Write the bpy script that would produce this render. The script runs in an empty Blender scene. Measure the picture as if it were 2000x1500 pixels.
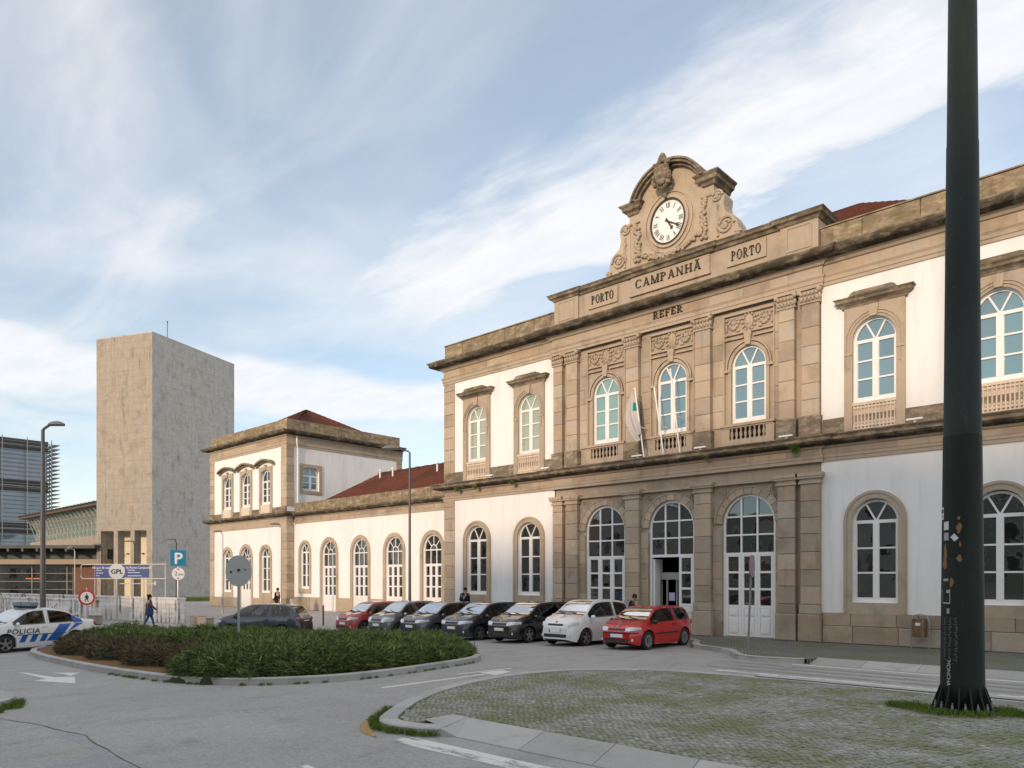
import bpy, math, random
import numpy as np
from mathutils import Vector, Matrix
random.seed(7); rng = np.random.default_rng(7)
C = bpy.context.scene.collection
D = bpy.data
SC = bpy.context.scene
PI = math.pi

# ---------------------------------------------------------------- camera, sky, sun, exposure
cd = D.cameras.new('camera'); cam = D.objects.new('camera', cd); C.objects.link(cam)
cam.location = (0, 0, 2.2); cam.rotation_euler = (PI/2, 0, math.atan2(.6806, .7326))
cd.sensor_width = 36; cd.lens = 36*1465/2000; cd.shift_y = 382/2000; cd.clip_end = 3000; cd.clip_start = .1
SC.camera = cam
SUN_E = math.radians(14.0); SUN_DIR = Vector((.22, -.975, 0)).normalized()*math.cos(SUN_E); SUN_DIR.z = math.sin(SUN_E)
sd = D.lights.new('sun', 'SUN'); sun = D.objects.new('sun', sd); C.objects.link(sun)
sd.energy = .98; sd.angle = math.radians(4); sd.color = (1.0, .74, .50)
sun.location = (20, -60, 40); sun.rotation_euler = SUN_DIR.to_track_quat('Z', 'Y').to_euler()
SC.view_settings.view_transform = 'Standard'; SC.view_settings.look = 'None'
SC.view_settings.exposure = 1.5; SC.view_settings.gamma = 1.0; SC.view_settings.use_curve_mapping = False
SC.cycles.max_bounces = 6; SC.cycles.diffuse_bounces = 3; SC.cycles.glossy_bounces = 3

def make_world():
    w = D.worlds.new('World'); SC.world = w; w.use_nodes = True
    nt = w.node_tree; N = nt.nodes; L = nt.links
    for n in list(N): N.remove(n)
    out = N.new('ShaderNodeOutputWorld'); bg = N.new('ShaderNodeBackground'); L.new(bg.outputs[0], out.inputs[0])
    sky = N.new('ShaderNodeTexSky'); sky.sky_type = 'NISHITA'; sky.sun_disc = False
    sky.sun_elevation = SUN_E; sky.sun_rotation = math.atan2(SUN_DIR.x, SUN_DIR.y)
    sky.air_density = 1.0; sky.dust_density = .25; sky.ozone_density = 1.5
    bg.inputs[1].default_value = .145
    def m(op, a, b=None, c=None, clamp=False):
        n = N.new('ShaderNodeMath'); n.operation = op; n.use_clamp = clamp
        for i, v in enumerate((a, b, c)):
            if v is None: continue
            if isinstance(v, (int, float)): n.inputs[i].default_value = v
            else: L.new(v, n.inputs[i])
        return n.outputs[0]
    def sm(v, a, b):
        n = N.new('ShaderNodeMapRange'); n.interpolation_type = 'SMOOTHSTEP'
        L.new(v, n.inputs[0]); n.inputs[1].default_value = a; n.inputs[2].default_value = b
        return n.outputs[0]
    tc = N.new('ShaderNodeTexCoord'); sp = N.new('ShaderNodeSeparateXYZ'); L.new(tc.outputs['Generated'], sp.inputs[0])
    dz = m('MAXIMUM', m('ADD', sp.outputs[2], .05), .03)
    px = m('DIVIDE', sp.outputs[0], dz); py = m('DIVIDE', sp.outputs[1], dz)
    cb = N.new('ShaderNodeCombineXYZ'); L.new(px, cb.inputs[0]); L.new(py, cb.inputs[1])
    def noise(scale, det, rough, loc=(0, 0, 0), sc=(1, 1, 1), rot=0, dist=0):
        mp = N.new('ShaderNodeMapping'); mp.inputs[1].default_value = loc; mp.inputs[2].default_value = (0, 0, rot); mp.inputs[3].default_value = sc
        L.new(cb.outputs[0], mp.inputs[0])
        n = N.new('ShaderNodeTexNoise'); L.new(mp.outputs[0], n.inputs[0])
        n.inputs['Scale'].default_value = scale; n.inputs['Detail'].default_value = det; n.inputs['Roughness'].default_value = rough
        n.inputs['Distortion'].default_value = dist
        return n.outputs[0]
    n1 = noise(2.4, 6, .55, (1.3, .4, 0), (.7, 1.25, 1), .3, .3)
    n4 = noise(1.3, 5, .55, (5.3, 2.4, 0), (.6, 1.7, 1), -.25, .8)
    n2 = noise(.9, 3, .5, (3.1, 7.2, 0), (1.0, 1.0, 1), 1.0, .5)
    n3 = noise(9, 6, .6, (0, 3, 0), (.5, 1.3, 1), .2, .4)
    # the long bank of stratocumulus overhead: a straight roll of cloud
    wob = m('MULTIPLY', m('SUBTRACT', n1, .5), .55)
    wob2 = m('MULTIPLY', m('SUBTRACT', n3, .5), .22)
    q = m('ADD', m('ADD', py, m('MULTIPLY', px, .04)), m('ADD', wob, wob2))
    band = m('MULTIPLY', sm(q, 1.05, 1.42), sm(q, 1.69, 1.54))
    band = m('MULTIPLY', band, sm(px, -2.35, -1.7))
    # thin veil
    veil = m('ADD', m('MULTIPLY', sm(n2, .34, .66), .50), m('MULTIPLY', m('MULTIPLY', sm(n4, .42, .74), .42), sm(py, 1.25, .8)))
    # far bank low over the horizon
    rr = m('SQRT', m('ADD', m('MULTIPLY', px, px), m('MULTIPLY', py, py)))
    rq = m('ADD', rr, m('MULTIPLY', m('SUBTRACT', n2, .5), 1.3))
    far = m('MULTIPLY', sm(rq, 2.85, 3.1), sm(rq, 4.1, 3.6))
    low = sm(rr, 4.5, 9.0)
    dens = m('MAXIMUM', m('MAXIMUM', m('MULTIPLY', band, .97), veil), m('MAXIMUM', m('MULTIPLY', far, .92), m('MULTIPLY', low, .75)), clamp=True)
    dens = m('ADD', m('MULTIPLY', dens, .72), .28)
    # overhead and behind the camera, out of view, extra cloud added to brighten the shade
    over = m('MAXIMUM', sm(rr, 1.15, .65), sm(sp.outputs[1], .10, -.25)); dens = m('MAXIMUM', dens, m('MULTIPLY', over, .95))
    col = N.new('ShaderNodeMix'); col.data_type = 'RGBA'; col.blend_type = 'LIGHTEN'
    tint = N.new('ShaderNodeMix'); tint.data_type = 'RGBA'; tint.blend_type = 'MULTIPLY'; tint.inputs[0].default_value = 1
    L.new(sky.outputs[0], tint.inputs[6]); tint.inputs[7].default_value = (.50, .50, .485, 1)
    L.new(dens, col.inputs[0]); L.new(tint.outputs[2], col.inputs[6])
    cc = N.new('ShaderNodeMix'); cc.data_type = 'RGBA'; L.new(sm(n3, .3, .75), cc.inputs[0])
    cc.inputs[6].default_value = (2.22, 2.28, 2.38, 1); cc.inputs[7].default_value = (2.45, 2.45, 2.48, 1)
    L.new(cc.outputs[2], col.inputs[7]); L.new(col.outputs[2], bg.inputs[0])
make_world()

# ---------------------------------------------------------------- materials
def mat(name, col=(.5, .5, .5), rough=.7, metal=0., spec=.5, coat=0., emit=None, alpha=None):
    m = D.materials.new(name); m.use_nodes = True
    b = m.node_tree.nodes['Principled BSDF']
    b.inputs['Base Color'].default_value = (*col, 1); b.inputs['Roughness'].default_value = rough
    b.inputs['Metallic'].default_value = metal; b.inputs['Specular IOR Level'].default_value = spec
    b.inputs['Coat Weight'].default_value = coat; b.inputs['Coat Roughness'].default_value = .03
    return m
class NT:
    def __init__(s, m):
        s.m = m; s.N = m.node_tree.nodes; s.L = m.node_tree.links; s.b = s.N['Principled BSDF']
        s.g = s.N.new('ShaderNodeNewGeometry'); s.oi = s.N.new('ShaderNodeObjectInfo')
    def noise(s, scale, sc=(1, 1, 1), det=5, rough=.6, dist=0, loc=(0, 0, 0)):
        mp = s.N.new('ShaderNodeMapping'); mp.inputs[3].default_value = sc; mp.inputs[1].default_value = loc
        s.L.new(s.g.outputs['Position'], mp.inputs[0])
        n = s.N.new('ShaderNodeTexNoise'); s.L.new(mp.outputs[0], n.inputs[0])
        n.inputs['Scale'].default_value = scale; n.inputs['Detail'].default_value = det
        n.inputs['Roughness'].default_value = rough; n.inputs['Distortion'].default_value = dist
        return n.outputs[0]
    def ramp(s, v, stops, interp='LINEAR'):
        r = s.N.new('ShaderNodeValToRGB'); s.L.new(v, r.inputs[0]); e = r.color_ramp; e.interpolation = interp
        while len(e.elements) < len(stops): e.elements.new(.5)
        for i, (p, c) in enumerate(stops):
            e.elements[i].position = p; e.elements[i].color = (*c, 1) if len(c) == 3 else c
        return r.outputs[0]
    def sm(s, v, a, b):
        n = s.N.new('ShaderNodeMapRange'); n.interpolation_type = 'SMOOTHSTEP'; s.L.new(v, n.inputs[0])
        n.inputs[1].default_value = a; n.inputs[2].default_value = b; return n.outputs[0]
    def mul(s, a, b, op='MULTIPLY'):
        n = s.N.new('ShaderNodeMath'); n.operation = op
        for i, v in enumerate((a, b)):
            if isinstance(v, (int, float)): n.inputs[i].default_value = v
            else: s.L.new(v, n.inputs[i])
        return n.outputs[0]
    def mix(s, f, a, b, mode='MIX'):
        n = s.N.new('ShaderNodeMix'); n.data_type = 'RGBA'; n.blend_type = mode
        for i, v in ((0, f), (6, a), (7, b)):
            if isinstance(v, (int, float)): n.inputs[i].default_value = v
            elif isinstance(v, tuple): n.inputs[i].default_value = (*v, 1)
            else: s.L.new(v, n.inputs[i])
        return n.outputs[2]
    def bump(s, v, st=.3, dist=.02):
        n = s.N.new('ShaderNodeBump'); n.inputs['Strength'].default_value = st; n.inputs['Distance'].default_value = dist
        s.L.new(v, n.inputs['Height']); s.L.new(n.outputs[0], s.b.inputs['Normal'])
    def col(s, c): s.L.new(c, s.b.inputs['Base Color'])
    def rgh(s, c): s.L.new(c, s.b.inputs['Roughness'])

def stone_mat(name, tones, dirt=.35, black=0., moss=0., streak=.3):
    m = mat(name, rough=.85, spec=.25); t = NT(m)
    base = t.ramp(t.oi.outputs['Random'], [(i/(len(tones)-.0), c) for i, c in enumerate(tones)], 'CONSTANT')
    big = t.noise(.9, det=4); mid = t.noise(4.5, det=6, rough=.65); fine = t.noise(38, det=4, rough=.7)
    c = t.mix(t.mul(t.sm(mid, .35, .75), .22 if 'tile' in name or 'lime' in name else .32), base, (.34, .25, .17))
    gr = t.noise(1.9, (1, 1, .7), det=5, loc=(11, 3, 5)); c = t.mix(t.mul(t.sm(gr, .52, .70), .55), c, (.40, .37, .335)); wm = t.noise(1.5, (1, 1, .8), det=5, loc=(2, 13, 9)); c = t.mix(t.mul(t.sm(wm, .54, .70), .5), c, (.50, .36, .22))
    c = t.mix(t.mul(t.sm(big, .5, .72), dirt), c, (.17, .135, .10))
    st = t.noise(3.0, (1, 1, .16), det=5)
    c = t.mix(t.mul(t.sm(st, .55, .75), streak), c, (.13, .11, .09))
    c = t.mix(t.mul(t.sm(fine, .4, .7), .35), c, (.47, .39, .30))
    if moss:
        mo = t.noise(2.3, (1, 1, 1.5), det=6, loc=(3, 1, 2)); c = t.mix(t.mul(t.sm(mo, .50, .64), moss), c, (.16, .15, .045))
    if black:
        bl = t.noise(1.7, (1, 1, 2.2), det=7, rough=.7, loc=(7, 2, 4)); c = t.mix(t.mul(t.sm(bl, .36, .56), black), c, (.035, .030, .022))
    t.col(c); t.bump(t.mul(fine, mid, 'ADD'), .35, .012)
    return m
T_WARM = [(.46, .365, .27), (.39, .31, .235), (.50, .41, .315), (.335, .27, .21), (.46, .395, .32), (.42, .315, .225), (.48, .385, .29), (.36, .30, .245)]
MS = stone_mat('granite_ashlar', T_WARM, dirt=.45, streak=.45)
MP = stone_mat('granite_plain', [(.45, .365, .28), (.43, .345, .26), (.47, .385, .30), (.41, .335, .26)], dirt=.45, streak=.45)
MLED = stone_mat('granite_ledge', [(.33, .265, .20), (.28, .225, .17), (.36, .29, .22)], dirt=.6, streak=.5, black=.55, moss=.25)
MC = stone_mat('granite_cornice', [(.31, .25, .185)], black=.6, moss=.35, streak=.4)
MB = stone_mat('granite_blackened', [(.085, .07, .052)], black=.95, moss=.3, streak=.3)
MPL = stone_mat('granite_parapet', [(.37, .285, .185), (.33, .25, .155), (.40, .31, .20)], dirt=.5, moss=.5, black=.45, streak=.75)
MPI = stone_mat('granite_plinth', [(.37, .30, .23), (.42, .33, .24), (.28, .22, .17), (.40, .345, .28), (.32, .25, .19)], dirt=.5, streak=.3, moss=.1)
MLS = stone_mat('carved_limestone', [(.72, .60, .48), (.70, .58, .47)], dirt=.2, streak=.15)
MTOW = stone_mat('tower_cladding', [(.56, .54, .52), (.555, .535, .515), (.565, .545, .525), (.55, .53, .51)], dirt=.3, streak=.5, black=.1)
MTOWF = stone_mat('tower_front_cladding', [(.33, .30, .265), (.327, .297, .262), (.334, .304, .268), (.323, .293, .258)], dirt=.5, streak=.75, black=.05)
def plaster(name, c0, c1):
    m = mat(name, c0, .9, spec=.2); t = NT(m)
    n = t.noise(1.2, (1, 1, .25), det=5); f = t.noise(25, det=3)
    st = t.noise(5, (1, 1, .06), det=4); pt = t.noise(.35, det=4); c = t.mix(t.mul(t.sm(n, .42, .75), .7), c0, c1); c = t.mix(t.mul(t.mul(t.sm(st, .52, .72), .35), t.sm(pt, .35, .6)), c, (c1[0]*.72, c1[1]*.71, c1[2]*.68))
    t.col(c); t.bump(f, .15, .006); return m
MW = plaster('white_plaster', (.82, .81, .80), (.70, .685, .67))
MWALL = mat('stained_white_tile', rough=.8, spec=.25); t = NT(MWALL)
c = t.ramp(t.oi.outputs['Random'], [(0, (.74, .72, .70)), (.3, (.68, .66, .64)), (.6, (.77, .75, .73)), (.85, (.70, .66, .60))], 'CONSTANT')
_a = t.noise(2.6, (1, 1, .10), det=5); _b = t.noise(.9, det=4, loc=(4, 2, 1)); c = t.mix(t.mul(t.sm(_a, .50, .60), t.sm(_b, .36, .55)), c, (.16, .145, .12)); c = t.mix(t.mul(t.sm(t.noise(1.2, det=5), .55, .75), .5), c, (.50, .40, .28)); t.col(c)
MFR = mat('white_paint', (.80, .79, .78), .45)
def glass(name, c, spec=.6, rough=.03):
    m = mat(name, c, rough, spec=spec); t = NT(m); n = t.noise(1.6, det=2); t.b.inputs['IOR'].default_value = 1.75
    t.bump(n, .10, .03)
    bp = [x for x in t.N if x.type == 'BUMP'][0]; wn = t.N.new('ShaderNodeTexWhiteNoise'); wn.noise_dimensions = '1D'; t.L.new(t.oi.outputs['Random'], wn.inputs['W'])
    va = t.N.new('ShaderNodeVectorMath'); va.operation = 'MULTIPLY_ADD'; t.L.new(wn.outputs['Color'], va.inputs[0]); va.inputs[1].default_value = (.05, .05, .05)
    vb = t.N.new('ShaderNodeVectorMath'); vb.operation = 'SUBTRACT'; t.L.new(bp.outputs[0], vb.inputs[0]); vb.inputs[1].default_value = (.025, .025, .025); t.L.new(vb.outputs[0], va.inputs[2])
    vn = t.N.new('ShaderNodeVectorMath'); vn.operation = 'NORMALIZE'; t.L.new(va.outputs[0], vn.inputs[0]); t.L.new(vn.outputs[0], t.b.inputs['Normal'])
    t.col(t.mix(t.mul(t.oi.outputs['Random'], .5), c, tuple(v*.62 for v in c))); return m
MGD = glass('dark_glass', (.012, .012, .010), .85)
MGT = glass('glass_teal_sky_tint', (.13, .25, .29), .8)  # these three tints paint the reflected sky into the upper panes' colour
MGP = glass('glass_pale_sky_tint', (.36, .42, .31), .8)
MGM = glass('glass_mid_sky_tint', (.20, .37, .36), .9)
MGC = mat('car_glass'); t = NT(MGC); _o = [n for n in t.N if n.type == 'OUTPUT_MATERIAL'][0]
_tr = t.N.new('ShaderNodeBsdfTransparent'); _tr.inputs[0].default_value = (.42, .47, .46, 1); _gl = t.N.new('ShaderNodeBsdfGlossy'); _gl.inputs[1].default_value = .02
_fr = t.N.new('ShaderNodeFresnel'); _fr.inputs[0].default_value = 1.7; _mx = t.N.new('ShaderNodeMixShader')
t.L.new(_fr.outputs[0], _mx.inputs[0]); t.L.new(_tr.outputs[0], _mx.inputs[1]); t.L.new(_gl.outputs[0], _mx.inputs[2]); t.L.new(_mx.outputs[0], _o.inputs[0])
MDARK = mat('interior_and_shade_dark', (.012, .011, .010), .9)
MBLK = mat('black_rubber', (.018, .018, .018), .75)
MTRIM = mat('black_trim', (.025, .025, .026), .5)
MSTEEL = mat('galvanised_steel', (.42, .43, .44), .45, .7)
MGREY = mat('grey_lamp_paint', (.075, .075, .08), .45)
MALU = mat('alloy_wheel', (.50, .50, .51), .3, .85)
MLENS = mat('headlight_lens', (.62, .65, .68), .06, spec=.9, coat=1.)
MRED = mat('tail_light_red', (.40, .012, .012), .12, coat=1.)
MPLATE = mat('number_plate', (.78, .78, .74), .5)
MYEL = mat('plate_yellow', (.75, .55, .08), .5)
MBLUEP = mat('plate_blue', (.02, .08, .42), .5)
MINK = mat('dark_lettering', (.035, .028, .022), .6)
MSIGNW = mat('sign_white', (.74, .74, .72), .4)
MSIGNB = mat('sign_blue', (.012, .19, .36), .4)
MSIGNN = mat('sign_navy', (.008, .04, .19), .4)
MSIGNR = mat('sign_red', (.50, .02, .025), .4)
MSIGNG = mat('sign_back_grey', (.40, .41, .40), .5, .25)
def tile_mat():
    m = mat('clay_tiles', rough=.85, spec=.2); t = NT(m)
    n = t.noise(9, det=5); b = t.noise(.6, det=4)
    c = t.mix(t.sm(n, .3, .75), (.165, .052, .030), (.085, .036, .027)); c = t.mix(t.mul(t.sm(b, .42, .65), .7), c, (.062, .036, .030))
    t.col(c); return m
MTILE = tile_mat()

# ---------------------------------------------------------------- mesh helpers
class M:
    def __init__(s): s.v = []; s.f = []; s.mi = []
    def add(s, vs, fs, mi=0):
        o = len(s.v); s.v += [tuple(p) for p in vs]; s.f += [tuple(i+o for i in f) for f in fs]; s.mi += [mi]*len(fs); return s
    def box(s, x0, x1, y0, y1, z0, z1, mi=0):
        return s.add([(x0, y0, z0), (x1, y0, z0), (x1, y1, z0), (x0, y1, z0), (x0, y0, z1), (x1, y0, z1), (x1, y1, z1), (x0, y1, z1)],
              [(0, 3, 2, 1), (4, 5, 6, 7), (0, 1, 5, 4), (1, 2, 6, 5), (2, 3, 7, 6), (3, 0, 4, 7)], mi)
    def poly(s, pts, mi=0): return s.add(pts, [tuple(range(len(pts)))], mi)
    def prism_y(s, pts, y0, y1, mi=0):   # polygon in xz (counter-clockwise seen from -y), y0 front
        n = len(pts); vs = [(x, y0, z) for x, z in pts]+[(x, y1, z) for x, z in pts]
        return s.add(vs, [tuple(range(n)), tuple(range(2*n-1, n-1, -1))]+[(i, i+n, (i+1) % n+n, (i+1) % n) for i in range(n)], mi)
    def prism_z(s, pts, z0, z1, mi=0):
        n = len(pts); vs = [(x, y, z0) for x, y in pts]+[(x, y, z1) for x, y in pts]
        return s.add(vs, [tuple(range(n-1, -1, -1)), tuple(range(n, 2*n))]+[(i, (i+1) % n, (i+1) % n+n, i+n) for i in range(n)], mi)
    def lathe(s, prof, n=12, c=(0, 0, 0), axis='z', mi=0, cap=True):
        vs = []; fs = []
        for r, h in prof:
            for k in range(n):
                a = 2*PI*k/n; p = (r*math.cos(a), r*math.sin(a), h)
                if axis == 'y': p = (p[0], h, p[1])
                if axis == 'x': p = (h, p[0], p[1])
                vs.append((p[0]+c[0], p[1]+c[1], p[2]+c[2]))
        for i in range(len(prof)-1):
            for k in range(n): fs.append((i*n+k, i*n+(k+1) % n, (i+1)*n+(k+1) % n, (i+1)*n+k))
        if cap: fs.append(tuple(range(n-1, -1, -1))); fs.append(tuple(range((len(prof)-1)*n, len(prof)*n)))
        return s.add(vs, fs, mi)
    def tube(s, pts, r, n=8, mi=0, cap=True):
        pts = [Vector(p) for p in pts]; rs = r if isinstance(r, (list, tuple)) else [r]*len(pts); vs = []; fs = []
        for i, p in enumerate(pts):
            d = (pts[min(i+1, len(pts)-1)]-pts[max(i-1, 0)]).normalized()
            a = d.cross(Vector((0, 0, 1)));
            if a.length < .05: a = d.cross(Vector((0, 1, 0)))
            a.normalize(); b = a.cross(d)
            for k in range(n):
                t = 2*PI*k/n; vs.append(p+(a*math.cos(t)+b*math.sin(t))*rs[i])
        for i in range(len(pts)-1):
            for k in range(n): fs.append((i*n+k, i*n+(k+1) % n, (i+1)*n+(k+1) % n, (i+1)*n+k))
        if cap: fs.append(tuple(range(n-1, -1, -1))); fs.append(tuple(range((len(pts)-1)*n, len(pts)*n)))
        return s.add(vs, fs, mi)
    def ball(s, c, r, nu=8, nv=5, mi=0):
        rx, ry, rz = r if isinstance(r, (tuple, list)) else (r, r, r)
        vs = [(c[0], c[1], c[2]-rz)]; fs = []
        for j in range(1, nv):
            t = -PI/2+PI*j/nv
            for i in range(nu):
                a = 2*PI*i/nu; vs.append((c[0]+rx*math.cos(t)*math.cos(a), c[1]+ry*math.cos(t)*math.sin(a), c[2]+rz*math.sin(t)))
        vs.append((c[0], c[1], c[2]+rz)); top = len(vs)-1
        for i in range(nu):
            fs.append((0, 1+(i+1) % nu, 1+i)); fs.append((top, top-nu+i, top-nu+(i+1) % nu))
        for j in range(nv-2):
            for i in range(nu): fs.append((1+j*nu+i, 1+j*nu+(i+1) % nu, 1+(j+1)*nu+(i+1) % nu, 1+(j+1)*nu+i))
        return s.add(vs, fs, mi)
    def grid(s, P, mi=0):  # P: list of rows of points
        nr = len(P); nc = len(P[0]); return s.add([p for r in P for p in r], [(i*nc+j, i*nc+j+1, (i+1)*nc+j+1, (i+1)*nc+j) for i in range(nr-1) for j in range(nc-1)], mi)
    def xf(s, mt): s.v = [tuple(mt @ Vector(p)) for p in s.v]; return s
    def mesh(s, name, mats, smooth=False):
        me = D.meshes.new(name); me.from_pydata(s.v, [], s.f)
        if not isinstance(mats, (list, tuple)): mats = [mats]
        for m in mats: me.materials.append(m)
        if len(mats) > 1: me.polygons.foreach_set('material_index', s.mi)
        if smooth: me.polygons.foreach_set('use_smooth', [True]*len(me.polygons))
        me.update(); return me
WL = {}   # world translation of unrotated parents
def link(name, me, parent=None, loc=None, world=True):
    o = D.objects.new(name, me); C.objects.link(o)
    if parent is not None:
        o.parent = parent
        if world and parent.name in WL:
            w = WL[parent.name]; l = Vector(loc or (0, 0, 0)); o.location = l-w; WL[o.name] = l
        else: o.location = loc or (0, 0, 0)
    else:
        o.location = loc or (0, 0, 0); WL[o.name] = Vector(o.location)
    return o
def obj(name, m, mats, parent=None, loc=None, smooth=False, world=True, kind=None):
    o = link(name, m.mesh(name, mats, smooth), parent, loc, world)
    if kind: o['kind'] = kind
    return o
def obj_by(name, m, mats, parent, cs, axis=0, smooth=False, kind=None):
    """one object per centre: faces go to the nearest centre along the axis"""
    out = [M() for _ in cs]
    for f, mi in zip(m.f, m.mi):
        c = sum(m.v[i][axis] for i in f)/len(f); k = min(range(len(cs)), key=lambda j: abs(cs[j]-c)); q = out[k]
        q.__dict__.setdefault('map', {}); g = []
        for i in f:
            if i not in q.map: q.map[i] = len(q.v); q.v.append(m.v[i])
            g.append(q.map[i])
        q.f.append(tuple(g)); q.mi.append(mi)
    return [obj(name, q, mats, parent, smooth=smooth, kind=kind) for q in out if q.f]
def tag(o, label, cat, group=None):
    o['label'] = label; o['category'] = cat
    if group: o['group'] = group
    return o
def thing(name, label, cat, loc=(0, 0, 0), rz=0, group=None):
    o = D.objects.new(name, None); C.objects.link(o); o.location = loc; o.rotation_euler = (0, 0, rz); o.empty_display_size = .3
    if rz == 0: WL[o.name] = Vector(loc)
    return tag(o, label, cat, group)
def text_mesh(txt, size, depth, font_off=0., align='CENTER', spacing=1.0):
    cu = D.curves.new('t', 'FONT'); cu.body = txt; cu.size = size; cu.extrude = depth; cu.align_x = align; cu.offset = font_off; cu.space_character = spacing
    cu.resolution_u = 3
    o = D.objects.new('t', cu); C.objects.link(o); bpy.context.view_layer.update()
    me = D.meshes.new_from_object(o.evaluated_get(bpy.context.evaluated_depsgraph_get()))
    D.objects.remove(o); D.curves.remove(cu); return me
_SF = {'P': ['s0', 'b.5'], 'R': ['s0', 'b.5', ('d', .26, .5, .62, 0, .15)], 'T': [('v', .34), ('h', .0, .68, .93), ('h', .0, .08, .82, .2), ('h', .6, .68, .82, .2)], 'H': ['s0', ('v', .62), ('h', .09, .53, .5)],
 'E': ['s0', ('h', .09, .58, .93), ('h', .09, .44, .5), ('h', .09, .6, .07), ('h', .5, .58, .8, .2), ('h', .52, .6, .2, .2)], 'F': ['s0', ('h', .09, .58, .93), ('h', .09, .44, .5), ('h', .5, .58, .8, .2)],
 'A': [('d', .10, 0, .36, 1, .07), ('d', .62, 0, .36, 1, .16), ('h', .2, .52, .32)], 'N': [('v', .10, .08), ('v', .62, .08), ('d', .08, 1, .62, 0, .16)], 'M': [('v', .08, .08), ('v', .78, .16), ('d', .08, 1, .42, 0, .15), ('d', .42, 0, .78, 1, .08)], 'O': ['o'], 'C': ['c']}
_SW = dict(P=.66, R=.74, T=.72, H=.76, E=.66, F=.64, A=.76, N=.76, M=.90, O=.80, C=.74)
def roman(m, txt, x0, x1, z, h, y0, y1):
    """raised roman capitals with slab serifs, set between x0 and x1"""
    t = txt.replace('Ã', 'A'); tot = sum(_SW[c] for c in t)+.16*(len(t)-1); k = (x1-x0)/tot; x = x0
    for ch, c in zip(txt, t):
        q = lambda u, v: (x+u*k, z+v*h)
        def quad(*p): m.prism_y([q(*a) for a in p], y0, y1)
        def stem(u, w=.16): quad((u-w/2, 0), (u+w/2, 0), (u+w/2, 1), (u-w/2, 1)); quad((u-w/2-.07, 0), (u+w/2+.07, 0), (u+w/2+.07, .06), (u-w/2-.07, .06)); quad((u-w/2-.07, .94), (u+w/2+.07, .94), (u+w/2+.07, 1), (u-w/2-.07, 1))
        def arc(cx, cz, rx, rz, a0, a1, w0=.16, w1=.08, n=14):
            for i in range(n):
                a, b = a0+(a1-a0)*i/n, a0+(a1-a0)*(i+1)/n; f = lambda t, r: (cx+(rx-r*abs(math.cos(t)))*math.cos(t), cz+(rz-r*.8)*math.sin(t))
                wa = lambda t: w1+(w0-w1)*abs(math.cos(t))
                quad(f(a, 0), f(b, 0), f(b, wa(b)), f(a, wa(a)))
        for e in _SF[c]:
            if e == 's0': stem(.13)
            elif e == 'b.5': arc(.22, .73, .36, .27, -PI/2, PI/2); quad((.13, .93), (.25, .93), (.25, 1), (.13, 1)); quad((.13, .46), (.25, .46), (.25, .53), (.13, .53))
            elif e == 'o': arc(.39, .5, .38, .52, 0, 2*PI, n=24)
            elif e == 'c': arc(.39, .5, .38, .52, PI*.24, PI*1.76, n=20); quad((.62, .70), (.67, .70), (.67, .95), (.62, .95))
            elif e[0] == 'v': stem(e[1], e[2] if len(e) > 2 else .16)
            elif e[0] == 'h': w = e[4] if len(e) > 4 else .07; quad((e[1], e[3]-w/2), (e[2], e[3]-w/2), (e[2], e[3]+w/2), (e[1], e[3]+w/2))
            elif e[0] == 'd':
                u0, v0, u1, v1, w = e[1:]; quad(*sorted([(u0-w/2, v0), (u0+w/2, v0)])+[(u1+w/2, v1), (u1-w/2, v1)])
                for u, v in ((u0, v0), (u1, v1)):
                    if v in (0,): quad((u-w/2-.06, 0), (u+w/2+.06, 0), (u+w/2+.06, .055), (u-w/2-.06, .055))
        if ch == 'Ã': quad((.16, 1.07), (.28, 1.13), (.28, 1.22), (.16, 1.15)); quad((.28, 1.13), (.44, 1.07), (.44, 1.15), (.28, 1.22)); quad((.44, 1.07), (.56, 1.14), (.56, 1.22), (.44, 1.15))
        x += (_SW[c]+.16)*k
def text_obj(name, txt, size, mt, parent, loc, depth=.012, rot=(PI/2, 0, 0), sx=1., off=0., spacing=1., world=True):
    me = text_mesh(txt, size, depth, off, spacing=spacing); me.name = name; me.materials.clear(); me.materials.append(mt)
    me.transform(Matrix.Diagonal((sx, 1, 1, 1)))
    o = link(name, me, parent, loc, world); o.rotation_euler = rot; return o

# ground height of the street: the forecourt falls away to the left
def S01(t): return max(0., min(1., t))
def gz(x, y):
    b = -.13-.27*S01((-14-x)/14.)
    if x < -31.5: return b*S01((28.5-y)/6.)
    return b
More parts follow.
